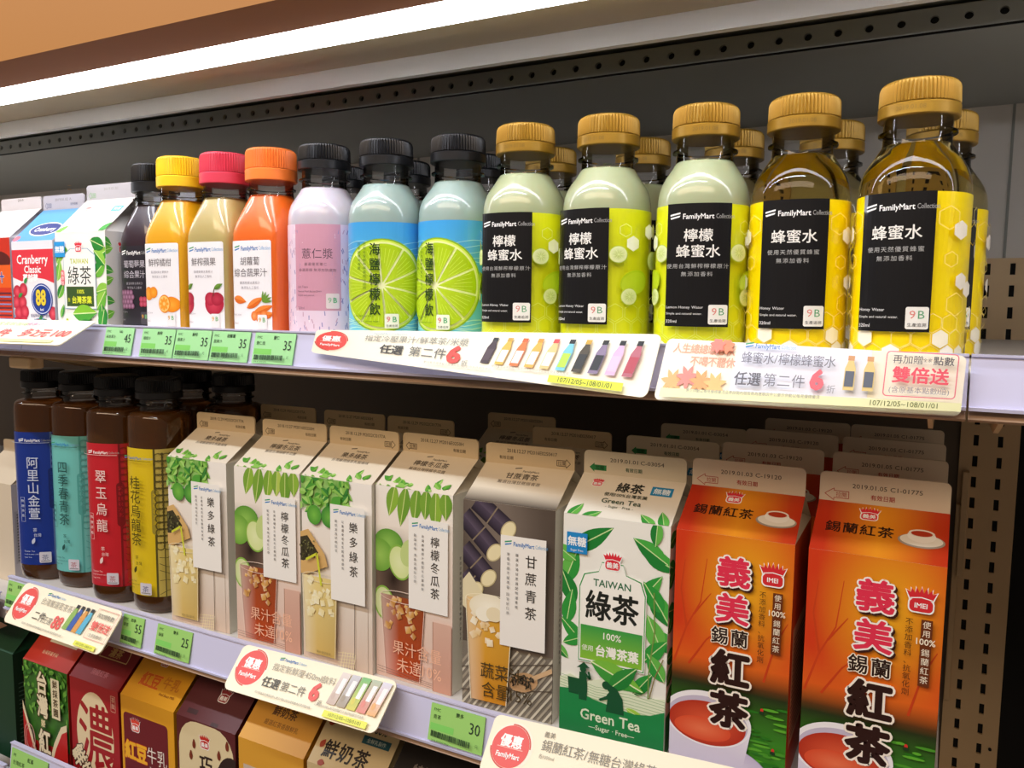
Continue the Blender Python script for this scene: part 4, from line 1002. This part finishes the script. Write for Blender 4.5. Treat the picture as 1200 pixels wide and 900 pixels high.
def og_roof():
    a = Art(); a.rect(-36, 0, 36, 80, '#f2f2ee', '#eef0ea'); a.txt('綠茶', 0, 34, 9, '#9aa69a'); a.txt('100%台灣茶葉', 0, 25, 4, '#8a9a8a'); a.rect(16, 28, 30, 36, '#5ab0e0'); a.txt('無糖', 23, 32, 5, '#ffffff'); crown(a, -20, 33, 8, col='#e87a72')
    a.leaf(-34, -2, 16, 8, .8, '#7cc242'); a.leaf(26, -2, 18, 9, .9, '#3f9e3c'); return a
def og_side():
    a = Art(); a.rect(0, 0, 70, 92, '#cfd0d0')
    for y, an in ((84, -.5), (72, .3), (58, -.3), (44, .4), (30, -.2), (14, .4)): a.leaf(-5, y, 13, 8, an, '#3f9e3c' if an < 0 else '#6fbb3e', '#c9e6a0')
    crown(a, 18, 76, 12, col='#d8323a'); a.txt('台灣', 38, 75, 9, '#3a3a3a')
    for k in range(6): a.txt('品名綠茶飲料成分'[k % 3:k % 3 + 6], 31, 63 - k*4.8, 3.4, '#4a4a4a')
    for k in range(4): a.txt('保存期限見封口', 30, 26 - k*4.8, 3.4, '#3a3a3a')
    return a
OG = carton((-.6985, .5040, Z1 + .0002), D(1), 'white and green leafy green tea carton on the upper shelf beside the grape juice', 'cartons on the upper shelf', .070, .0905, .0330, .0140, og_front(), og_roof(), fin_art(70, '2019.01.01', 'l', '#7ac07a', '#a8a8a8', word=False), og_side(), base='#e6e6e4', finc='#c9c9d2', sidec='#cfd0d0', depth=.069)
def veg_front():
    a = Art(); a.rect(-34, 0, 34, 92, '#e2401c', '#c22a16'); a.ell(10, 66, 24, 10, '#5a1a14'); a.rect(-34, 40, 34, 62, '#e8601c')
    a.txt('蔬果汁', 6, 50, 11, '#3a4ab0', .03, out='#f0d8c0', ow=.04)
    for k in range(9): a.rect(2, 5 + k*3.6, 33, 6.6 + k*3.6, '#8a8ab8' if k % 2 else '#6a2a3a')
    return a
def veg_roof():
    a = Art(); a.rect(-36, 0, 36, 80, '#eeecee', '#dad6da'); return a
carton((-.8405, .504, Z1 + .0002), D(0), 'orange red vegetable juice carton cut by the left edge of the photo', 'cartons on the upper shelf', .068, .0885, .031, .012, veg_front(), veg_roof(), fin_art(68, '2019', None, word=False), Art(), base='#eae6ea', finc='#dcd8dc', sidec='#b8b4c0')
dup(CR, (-.7700, .575, Z1 + .0002), 0, 'cranberry juice carton just visible behind the front cranberry one')
dup(OG, (-.6985, .578, Z1 + .0002), 0, 'green tea carton behind the front one on the upper shelf')

# lowest shelf cartons
def short(kind, xpos, lb, code='2019.01.04'):
    W_, H_ = 70, 104; a = Art(); r = Art(); base, sd = '#e0d0b8', None
    if kind == 'taiwan':
        base, sd = '#b8281c', '#8e1c18'
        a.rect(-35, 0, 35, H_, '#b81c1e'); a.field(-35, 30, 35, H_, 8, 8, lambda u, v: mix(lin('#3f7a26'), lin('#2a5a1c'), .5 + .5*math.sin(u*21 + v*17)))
        blotch(a, -35, 60, 35, H_, 90, ['#5c9a34', '#3c7a26', '#2e6420', '#6fae40'], 8, 3)
        a.poly([(-35, 66), (-12, 14), (-18, 0), (-35, 0)], '#e8d8b4'); a.poly([(-35, 58), (-15, 12), (-20, 0), (-35, 0)], '#b81c1e'); a.poly([(35, 58), (26, 54), (14, 36), (4, 14), (4, 0), (35, 0)], '#e8d8b4'); a.poly([(35, 52), (27, 48), (17, 32), (8, 12), (8, 0), (35, 0)], '#c0201e')
        a.col('台灣', -2, 100, 22, '#f0e2c0', .03, gap=1.0, sx=.8, out='#4a3414', ow=.05); a.col('好茶', -2, 55, 7, '#e6d6a8', .02, gap=.1); 
        a.col('紅茶', -1, 46, 24, '#f0e2c0', .03, gap=.95, sx=.8, out='#4a3414', ow=.05)
        a.rect(13, 60, 26, 97, '#e8dcb8'); a.col('鮮採茶園', 19.5, 96, 8, '#4a3414', .02); a.ring(-25, 32, 9, 14, .9, '#e0a8a0'); a.ring(-25, 32, 6, 10, .6, '#e0a8a0')
        r.rect(-35, 0, 35, 80, '#b82c1c', '#d8481c'); r.rect(-16, 22, 26, 60, '#e8dcb8'); r.txt('台灣紅茶', 5, 30, 9, '#2c1c10', .02)
        r.txt('台灣茶葉手採', -4, 12, 4, '#e8c8a0')
    if kind == 'nong':
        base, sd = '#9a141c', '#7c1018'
        a.rect(-35, 0, 35, H_, '#a3161e'); a.ell(0, 56, 27, 40, '#ead6ae', n=40); a.txt('濃', 2, 57, 62, '#a3161e', .012, sx=.86)
        a.col('茶飲', 28, 98, 5, '#e0b8a0'); a.frame(24.6, 85, 31.4, 99, .5, .4, '#e0b8a0')
        a.txt('鮮奶茶', -14, 20, 22, '#efe0bc', .03, rot=-.9, sx=.8, out='#3a1a10', ow=.05); a.txt('香醇', 8, 4, 14, '#efe0bc', .03, out='#3a1a10', ow=.04)
        r.rect(-35, 0, 35, 80, '#8a1018', '#5e0c12'); r.ring(4, 24, 20, 22, .9, '#d8b878', 0, PI); r.line([(-16, 24), (24, 24)], .9, '#d8b878'); r.txt('濃茶', 4, 30, 9, '#c8a05a', .02); r.txt('頂級紅茶', 0, 10, 6, '#c8707a')
    if kind == 'bean':
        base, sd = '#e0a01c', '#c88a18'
        a.rect(-35, 0, 35, H_, '#e2a21e'); p = a.rrpts(-32, 0, 27, 90, 4); a.rrect(-32, -10, 27, 90, 4, '#6e1420')
        crown(a, -16, 80, 13, col='#e0402c'); a.txt('紅豆', -16, 58, 17, '#f6b82a', .045, sx=.9, out='#c83a1a', ow=.03); a.txt('牛乳', 12, 60, 15, '#f0e6dc', .0, sx=.9); a.txt('Red Bean Milk', 13, 49, 3.6, '#f0e6dc')
        a.ell(2, 10, 30, 18, '#eac8b8', rot=.3); a.poly([(-4, 24), (10, 38), (26, 28), (18, 14)], '#f3ddd0'); a.poly([(10, 38), (12, 30), (26, 20), (26, 28)], '#d8b0a0'); a.line([(22, 40), (12, 30)], 4, '#eccabc')
        for k in range(9): a.ell(rnd.uniform(-20, 20), rnd.uniform(-2, 10), 3.5, 2.4, '#7c2430', n=12)
        for k in range(3): a.line([(-28, 30 - k*6), (-10, 34 - k*4), (4, 32 - k*2)], .5, '#c89aa0')
        r.rect(-35, 0, 35, 80, '#e2a21e', '#d8941a'); crown(r, -6, 36, 11, col='#d05a1c'); r.txt('紅豆', -10, 18, 13, '#d8641c', .04, out='#f0b83a', ow=.02); r.txt('牛乳', 16, 20, 11, '#c87a1c', .02); r.txt('Red Bean Milk', 18, 10, 3.4, '#8a4a10')
        for x, y in ((-18, 42), (-12, 44), (22, 36), (27, 40)): r.ell(x, y, 1.6, 2.2, '#8a1c14', n=10)
    if kind == 'cow':
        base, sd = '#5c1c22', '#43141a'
        a.rect(-35, 0, 35, H_, '#5a1a20'); a.rrect(-33, -20, 33, 103, 22, '#e3d2a8')
        a.ell(30, 52, 20, 32, '#2a1614'); a.ell(-26, 40, 4.4, 5.4, '#2a1614'); crown(a, -1, 88, 13, col='#c8281e'); a.txt('巧', 0, 71, 16, '#2a1614', .02); a.txt('克力', 0, 56, 13, '#2a1614', .02); a.txt('牛乳', 0, 40, 14, '#2a1614', .02)
        for x, y in ((-14, 84), (-18, 74), (16, 82), (26, 92)): a.ell(x, y, 2, 3.4, '#7a2c14', n=12); a.ell(x, y + 2, 1.2, 2.6, '#7a2c14', n=10)
        a.ring(20, 34, 4, 4, 1, '#e3d2a8')
        r.rect(-35, 0, 35, 80, '#5a1a20', '#4a161c'); crown(r, 4, 24, 13, col='#9a2c30'); r.rect(-26, 4, -14, 8, '#3a1014'); r.rect(6, -1, 14, 3, '#3a1014')
    if kind == 'amber':
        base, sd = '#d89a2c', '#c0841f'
        a.rect(-35, 0, 35, H_, '#dca032'); a.rect(-30, 0, -2, 84, '#c9b8a8'); a.rect(-2, 0, 4, 84, '#e6aa3a'); a.ell(-22, 30, 14, 22, '#8a6a50'); a.ell(-18, 50, 8, 12, '#efe6d8')
        a.txt('奶茶', 20, 60, 14, '#3a2010', .03); a.txt('香濃', 20, 40, 10, '#3a2010')
        r.rect(-35, 0, 35, 80, '#dfa234', '#d49428'); r.txt('鮮奶茶', -2, 27, 8.6, '#5a3410', .02); r.txt('嚴選紅茶香醇鮮乳', 0, 17, 4.6, '#7a4a18')
    if kind == 'fresh':
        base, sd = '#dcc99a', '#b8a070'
        a.rect(-35, 0, 35, H_, '#e0cfa2'); a.ell(10, 40, 26, 30, '#8a4a20', col2='#c07a3a'); a.txt('鮮奶茶', 0, 84, 14, '#2a1a10', .02)
        for x, y in ((-28, 96), (-24, 88), (24, 96)): a.leaf(x, y, 7, 4, .7, '#a8381c')
        r.rect(-35, 0, 35, 80, '#dcc898', '#c8b284'); crown(r, -8, 36, 12, col='#8e2418'); r.txt('100%', 16, 36, 9, '#1c2a34', .01, sx=.8); r.rect(4, 24, 30, 30, '#1c5a66'); r.txt('全鮮乳製作', 17, 27, 3.6, '#d8e6d8')
        r.txt('鮮奶茶', -4, 13, 14, '#20140c', .02, gap=1.06)
        for x, y, an in ((-32, 30, .5), (-30, 12, 1.2), (-26, 2, 0), (28, 2, .4)): r.leaf(x, y, 7, 5, an, '#a83c1c')
        for k in range(3): r.ell(-24 + k*4, 42 - k, 1.5, 1, '#1c100a', n=8)
    if kind == 'dark':
        base, sd = '#1c1614', '#14100e'
        a.rect(-35, 0, 35, H_, '#1a1412'); a.txt('黑咖啡', 0, 80, 14, '#b8a888', .01); r.rect(-35, 0, 35, 80, '#161210', '#221a16'); r.txt('特濃咖啡', 0, 18, 10, '#8a8078', .01)
    if kind == 'forest':
        base, sd = '#0f3a22', '#0e3320'
        a.rect(-35, 0, 35, H_, '#0f3a22'); r.rect(-35, 0, 35, 80, '#134428')
    s = Art()
    if kind == 'forest':
        s.rect(0, 0, 70, H_, '#10301f'); crown(s, 20, 88, 11, col='#9a2c30')
        for k in range(18): s.rect(4, 6 + k*4, 66, 7 + k*4, '#4a6a58')
    fc = dict(dark='#cdb990', taiwan='#d8c8a0', nong='#8a1018', bean='#d8941a', cow='#4a161c', amber='#d49428', fresh='#cbb688', forest='#134428')[kind]
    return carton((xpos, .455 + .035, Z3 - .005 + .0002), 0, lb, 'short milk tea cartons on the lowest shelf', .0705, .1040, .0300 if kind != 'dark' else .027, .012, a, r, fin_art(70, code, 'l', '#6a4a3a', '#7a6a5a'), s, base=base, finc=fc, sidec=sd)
SC = []
for k, (kind, lb) in enumerate((('taiwan', 'red and green Taiwan black tea carton, second from left on the lowest shelf'), ('nong', 'dark red carton with a big cream oval character'), ('bean', 'yellow and maroon red bean milk carton'), ('cow', 'cream and brown chocolate milk carton with cow patches'),
                            ('amber', 'amber yellow milk tea carton under the sloping promo card'), ('fresh', 'cream carton with teal band reading 100%'), ('dark', 'black carton with cream top seal under the shelf rail'))):
    SC.append(short(kind, -.757 + k*.0742, lb))
short('forest', -.757 - .088, 'dark green carton at the left edge of the lowest shelf')
for k, o in enumerate(SC[:3]): dup(o, (o.location.x, .562, o.location.z), 0, 'short carton in shadow behind the %s one on the lowest shelf' % ('red and green', 'dark red', 'yellow')[k])

# neighbouring bay at the left edge, middle shelf
def nb_side():
    s = Art(); s.rect(0, 0, 70, 142, '#cfcad0'); s.rect(2, 20, 68, 76, '#b9b6bd')
    for k in range(17): s.rect(4, 22 + k*3.1, 66, 23.6 + k*3.1, '#77747c')
    s.ell(40, 10, 3, 5, '#2a3a8a'); return s
carton((-.8860 - .0, .520, Z2 - .02 + .0002), 0, 'white carton with grey text panel on its side, left of the blue tea bottle', 'cartons of the left bay', .07, .105, .0250, .013, Art(), Art(), fin_art(70, '2019', None, word=False), nb_side(), base='#d8c8b0', finc='#d8c8b0', sidec='#cfcad0')

# ------------------------------------------------------------------ price tags and promo cards
def quadmap(P, W_, H_, thick_dir=None):
    """P: TL, TR, BR, BL world corners; art mm origin bottom-left"""
    TL, TR, BR, BL = [Vector(p) for p in P]
    n = (TR - TL).cross(BL - TL).normalized() * -1
    if n.y > 0: n = -n
    org = (TL + TR + BR + BL) / 4
    def f(x, y, l):
        u, v = x / W_, y / H_
        p = (BL*(1-u) + BR*u)*(1-v) + (TL*(1-u) + TR*u)*v
        return tuple(p - org + n * l)
    return f, org, n
def card(name, P, W_, H_, art, label, cat, group, corner=4, th=.0008, basec='#fbf6e4', nx=48):
    f, org, n = quadmap(P, W_, H_)
    o = None
    pts = Art().rrpts(0, 0, W_, H_, corner)
    back = Art(); back.up(); back.raw(pts, [C(basec)] * len(pts)); 
    A = Art(); A.up(); A.raw(pts, [C(basec)] * len(pts)); A.l = 1
    A.P += [(p, c, l + 2) for p, c, l in art.P]
    A.clip(0, 0, W_, H_).columns(W_/nx).rows(H_/max(1, nx // 4))
    back.columns(W_/nx).rows(H_/max(1, nx // 4))
    k = len(pts)
    m = MB(); m.add([f(x, y, 0) for x, y in pts] + [f(x, y, -th) for x, y in pts], [(i, (i+1) % k, k + (i+1) % k, k + i) for i in range(k)])
    o = printed(name, [(A, lambda x, y, l: f(x, y, l*2.2)), (back, lambda x, y, l: f(x, y, -th))], PRINT, None, solid=[(m, basec)])
    o.location = org
    tag(o, label, cat, group)
    return o
def rail_pt(xy, zt, zb, v):
    y = .4388 + (.4335 - .4388) * v
    return (xy, y - .0006, zt + (zb - zt) * v)
def price_tag(x0, x1, zt, zb, price, top, label, art=None, tilt=0):
    W_, H_ = (x1 - x0)*1000, (zt - zb)*1000*1.02
    a = Art(); bc = '#a9e8a6' if zt > -.1 else '#a2d878'; a.rect(0, 0, W_, H_, bc); a.rect(1.0, H_*.30, W_*.46, H_*.48, '#86d86a')
    a.txt(top[0], W_*.06, H_*.85, H_*.12, '#2c5a34', al='l'); a.txt(top[1], W_*.62, H_*.85, H_*.13, '#1c3a24', .01, al='r'); a.txt(top[2], W_*.06, H_*.66, H_*.13, '#1c3a24', al='l')
    a.txt(price, W_*.94, H_*.62, H_*.43, '#2a3a34', .0, al='r', sx=.85)
    r = random.Random(int(x0*1e4)); x = W_*.05
    while x < W_*.80:
        b = r.choice((.3, .5, .8)); a.rect(x, H_*.12, x + b, H_*.28, '#27402c'); x += b + r.choice((.25, .3, .45))
    a.txt('元', W_*.92, H_*.22, H_*.11, '#2c5a34'); a.txt('2018 4710543 0012', W_*.1, H_*.055, H_*.07, '#2c5a34', al='l')
    P = [rail_pt(x0, zt, zb, 0), rail_pt(x1, zt, zb, 0), rail_pt(x1, zt, zb, 1), rail_pt(x0, zt, zb, 1)]
    return card('price_tag', P, W_, H_, a, label, 'price tag', 'green price tags on the rails', corner=.3, th=.0004, nx=1, basec=bc)
yt = .4380
zt, zb = -.0232, -.0455
for a0, a1, pr, t, lb in ((-1.415, -1.334, '45', ('FMC', '100', '綜合果汁'), 'green price tag reading 45'), (-1.310, -1.222, '35', ('FMC', '鮮榨', '橘柑汁'), 'green price tag reading 35, first of four under the juices'),
                      (-1.219, -1.130, '35', ('FMC', '鮮榨', '蘋果汁'), 'green price tag reading 35, second of four under the juices'), (-1.127, -1.037, '35', ('FMC', '胡蘿蔔', '蔬果汁'), 'green price tag reading 35, third of four under the juices'),
                      (-1.026, -.936, '35', ('FMC', '薏仁', '薏仁漿'), 'green price tag reading 35, last of four, under the carrot juice and pink bottle')):
    price_tag(a0*yt, a1*yt, zt, zb, pr, t, lb)
for a0, a1, pr, t, lb in ((-1.395, -1.334, '55', ('FMC', '四季', '青茶'), 'narrow green price tag reading 55 under the yellow tea bottle'), (-1.296, -1.201, '25', ('FMC', '樂多', '綠茶'), 'green price tag reading 25 under the first tea carton'),
                      (-.670, -.574, '30', ('FMC', '樂多', '青茶'), 'green price tag reading 30 under the sugarcane tea carton'), (-1.780, -1.700, '45', ('FMC', '金萱', '青茶'), 'green price tag at the left end of the middle rail, partly under a card')):
    price_tag(a0*yt, a1*yt, -.2690, -.2925, pr, t, lb)
price_tag(-1.800*yt, -1.668*yt, -.4400, -.4760, '40', ('IM', '紅茶', '台灣紅茶'), 'green price tag reading 40 on the lowest rail')

def at(a, y): return (a[0]*y, y, a[1]*y)
def mini_bottle(a, x, y, h, body, capc, lab, tilt=.18):
    w = h*.3
    def T(u, v): return (x + u + v*tilt, y + v)
    a.poly([T(-w/2, 0), T(w/2, 0), T(w/2, h*.62), T(w*.3, h*.8), T(w*.25, h*.86), T(-w*.25, h*.86), T(-w*.3, h*.8), T(-w/2, h*.62)], body)
    a.poly([T(-w*.3, h*.86), T(w*.3, h*.86), T(w*.3, h), T(-w*.3, h)], capc)
    a.poly([T(-w*.42, h*.1), T(w*.42, h*.1), T(w*.42, h*.55), T(-w*.42, h*.55)], lab)
def base_promo(W_, H_, bx=13, bt=13):
    a = Art(); promo_badge(a, bx, H_ - bt, 10.6, 10.6)
    return a
# T1: long card on the upper rail
W_, H_ = 250, 34
a = Art(); promo_badge(a, 16, 19, 14, 12.5)
a.txt('FamilyMart Collection', 52, 30.5, 3, '#8ab0c8', al='l'); a.txt('指定冷壓果汁/鮮萃茶/米漿', 45, 25, 7.2, '#9a9a90', -.0, al='l', gap=.98); a.txt('任選', 60, 14, 10, '#3c3c3a', .02, al='l', gap=.95); a.txt('第二件', 84, 14, 10, '#6a6a66', -.01, al='l', gap=1.0)
a.txt('6', 120, 14.5, 19, '#e2453a', .05, sx=1.1); a.txt('折', 129, 8, 5, '#8a8a86')
for k, (b, c_, l_) in enumerate((('#3a2430', '#1c1c20', '#4a3440'), ('#e8b84a', '#c8a03a', '#f6f0e6'), ('#ee7a3a', '#e2622c', '#f6ece6'), ('#eeb24a', '#d89a3a', '#f6f0e6'), ('#e8c88a', '#d8484a', '#f8f2ee'), ('#7acbe8', '#1c1c20', '#b8e04a'), ('#4a4030', '#c8a03a', '#2a2a2a'), ('#8a7a9a', '#1c1c20', '#2a2a30'), ('#e0b8dc', '#1c1c20', '#e8c4e0'), ('#b86a7a', '#1c1c20', '#b84a5a'))):
    mini_bottle(a, 143 + k*10.4, 9.5, 20, b, c_, l_)
greek(a, 100, 5.2, 22, 2.3, '#b0aca0', 1, 1.0); greek(a, 150, 8, 26, 2.0, '#b0aca0', 4, 1.0); a.rect(190, 1.5, 236, 6, '#e6ee3a'); a.txt('107/12/05~108/01/01', 213, 3.8, 4, '#5a6a20', .01)
T1 = [at((-.893, -.045), .4335), at((-.320, -.0365), .4335), at((-.3385, -.1195), .411), at((-.905, -.082), .430)]
card('promo_card', T1, W_, H_, a, 'long white promotion card with ten small bottles printed on it', 'promotion card', 'promotion cards on the rails', corner=4)
# T2
W_, H_ = 150, 30
a = Art(); a.rect(40, 5, 108, 30, '#e9ebf8'); a.txt('人生總總暖心秋', 22, 25.5, 5.2, '#f0b49a', .02, gap=.95); a.txt('不喝不罷休', 28, 19.5, 5.2, '#f0b49a', .02, gap=.95)
for x, y, c_ in ((8, 9, '#f3b87a'), (16, 11, '#ee8f86'), (24, 9, '#f2a86a'), (32, 8, '#f6c27c'), (35, 27, '#ee8f6a'), (30, 27, '#f0887a')):
    for k in range(7): a.leaf(x, y, 6.5 if y < 20 else 4.5, 2.6, k*2*PI/7 + .3, c_)
fm_logo(a, 45, 27.6, 24); a.txt('蜂蜜水/檸檬蜂蜜水', 44, 21.5, 6.2, '#6a6a7c', al='l', gap=.97, sx=.95); a.txt('任選', 42, 11, 7, '#5a5a66', .015, al='l'); a.txt('第二件', 57, 11, 7, '#7a7a88', al='l', gap=1.02); a.txt('6', 84, 12.5, 13, '#ee6a7a', .05, sx=1.05); a.txt('折', 91, 8, 4.4, '#8a8a9a')
for k in range(2): mini_bottle(a, 99 + k*9, 8, 17, '#e8cf8a', '#d8a070', '#5a6478', 0)
a.frame(115, 6, 147, 28.5, 2, .5, '#e8738a'); a.txt('再加贈', 118, 24.6, 4.6, '#4c4c58', al='l'); a.txt('全家', 133.5, 24.6, 2, '#4c4c58'); a.txt('點數', 136, 24.6, 4.6, '#4c4c58', .01, al='l'); a.txt('雙倍送', 131, 16.8, 8.4, '#f0566e', .025); a.txt('(含原基本點數1倍)', 131, 9.4, 3.4, '#8a8a9c')
a.rect(4, 0, 150, 4.2, '#f2f3c0'); greek(a, 18, 3.6, 36, 1.9, '#a0a098', 5, 1.0); a.txt('107/12/05~108/01/01', 125, 2.3, 3.6, '#5c6a30', .0)
T2 = [at((-.3125, -.0415), .4335), at((.0195, -.0505), .4310), at((.0170, -.1155), .4250), at((-.3290, -.1205), .4130)]
card('promo_card', T2, W_, H_, a, 'white promotion card with autumn leaves under the honey bottles', 'promotion card', 'promotion cards on the rails', corner=3)
# T0
W_, H_ = 150, 34
a = Art(); promo_badge(a, 16, 19, 13, 12); a.txt('指定茶飲咖啡', 60, 27, 6, '#9ac07a', al='l'); a.txt('第2件', 60, 14, 12, '#e8605a', .02, al='l'); a.txt('多2元 100', 100, 15, 12, '#e8605a', .02, al='l', sx=.9); a.txt('優惠中', 95, 27, 5, '#c87ab0', al='l'); a.rect(60, 2, 140, 6, '#eef0a0')
T0 = [at((-1.98, -.0455), .4335), at((-1.446, -.0425), .4335), at((-1.566, -.0930), .4010), at((-2.10, -.0990), .4010)]
card('promo_card', T0, W_, H_, a, 'white promotion card on the upper rail in front of the cranberry carton', 'promotion card', 'promotion cards on the rails', corner=2)
# A
W_, H_ = 130, 34
a = Art(); promo_badge(a, 15, 18, 12, 13); fm_logo(a, 36, 30, 22); a.txt('台灣嚴選茗茶系列', 33, 24, 6, '#a8a294', al='l', gap=.98); a.txt('二件', 33, 12, 8, '#5a5448', .01, al='l'); a.txt('任選', 47, 11, 6, '#8a8478', al='l'); a.txt('88', 66, 12, 14, '#e8605a', .02, sx=.85)
for k, c_ in enumerate(('#8fb45a', '#3a5aa8', '#d89a4a', '#5ab0d0')): mini_bottle(a, 77 + k*6.4, 9, 20, c_, '#2a2a2a', c_, .12)
a.frame(104, 8, 129, 31, .3, .4, '#e89a90'); a.txt('再加贈點數', 116.5, 26, 4, '#5a5448'); a.txt('雙倍送', 116.5, 18, 7.4, '#e8605a', .02); a.txt('(含原點數1倍)', 116.5, 11, 3, '#8a8478')
greek(a, 26, 3.6, 30, 2, '#a8a294', 2); a.rect(98, .8, 124, 4.4, '#e6ea5a'); a.txt('107/12/05~108/01/01', 111, 2.6, 2.4, '#5a6a20')
PA = [at((-1.715, -.6070), .4335), at((-1.395, -.6110), .4335), at((-1.479, -.7190), .4080), at((-1.812, -.7130), .4080)]
card('promo_card', PA, W_, H_, a, 'cream promotion card with four small tea bottles under the blue tea bottle', 'promotion card', 'promotion cards on the rails', corner=5, basec='#fbf2d8')
# B
W_, H_ = 135, 36
a = Art(); promo_badge(a, 16, 20, 12.5, 13.5); fm_logo(a, 37, 31.5, 22); a.txt('指定新鮮屋450ml飲料', 34, 25, 6, '#b0aa9c', al='l', gap=.97); a.txt('任選', 31, 13, 8, '#4a463e', .015, al='l'); a.txt('第二件', 48, 13, 7.6, '#7a766c', al='l'); a.txt('6', 78, 15.5, 17, '#e8605a', .05, sx=.95); a.txt('折', 85, 9, 4, '#8a8478')
for k, (c1, c2) in enumerate((('#e6dcd8', '#c9b4a8'), ('#cfcfd8', '#a89a88'), ('#7ac07a', '#d8d060'), ('#b8c8b0', '#e08a80'), ('#dcdcf0', '#e8b070'))):
    x = 90 + k*8.4; a.poly([(x, 10), (x + 7.2, 10), (x + 9.4, 33), (x + 2.2, 33)], c1, cols=[C(c2), C(c2), C(c1), C(c1)]); a.poly([(x + 3.6, 18), (x + 7, 18), (x + 8, 29), (x + 4.6, 29)], '#f6f4f6'); a.ell(x + 3, 16, 1.6, 2.6, c2, n=10)
greek(a, 30, 4, 28, 2, '#a8a294', 3); greek(a, 82, 7.4, 24, 1.9, '#a8a294', 9); a.rect(92, 1, 128, 5.4, '#e6ea5a'); a.txt('107/12/05~108/01/01', 110, 3.2, 3.2, '#5a6a20')
PB = [at((-1.068, -.6060), .4335), at((-.733, -.5960), .4335), at((-.782, -.6970), .4085), at((-1.126, -.7020), .4085)]
card('promo_card', PB, W_, H_, a, 'cream promotion card with five small cartons below the lime tea cartons', 'promotion card', 'promotion cards on the rails', corner=5, basec='#fbf2d8')
# C
W_, H_ = 230, 40
a = Art(); promo_badge(a, 18, 21, 14, 14); a.txt('義美', 40, 34, 4.2, '#8a8478', al='l'); a.txt('錫蘭紅茶/無糖台灣綠茶', 40, 27, 8, '#8a867c', -.008, al='l', gap=.97); a.txt('各1000ml', 40, 19.8, 3, '#a8a294', al='l'); a.txt('任選2件', 60, 11, 10, '#4a463e', .02, al='l'); a.txt('69', 120, 13, 20, '#e8605a', .05)
PC = [at((-.556, -.6030), .4335), at((-.075, -.5780), .4335), at((-.080, -.6860), .4085), at((-.5865, -.7030), .4085)]
card('promo_card', PC, W_, H_, a, 'cream promotion card below the green tea and red cartons, cut by the bottom edge', 'promotion card', 'promotion cards on the rails', corner=5, basec='#fbf2d8')
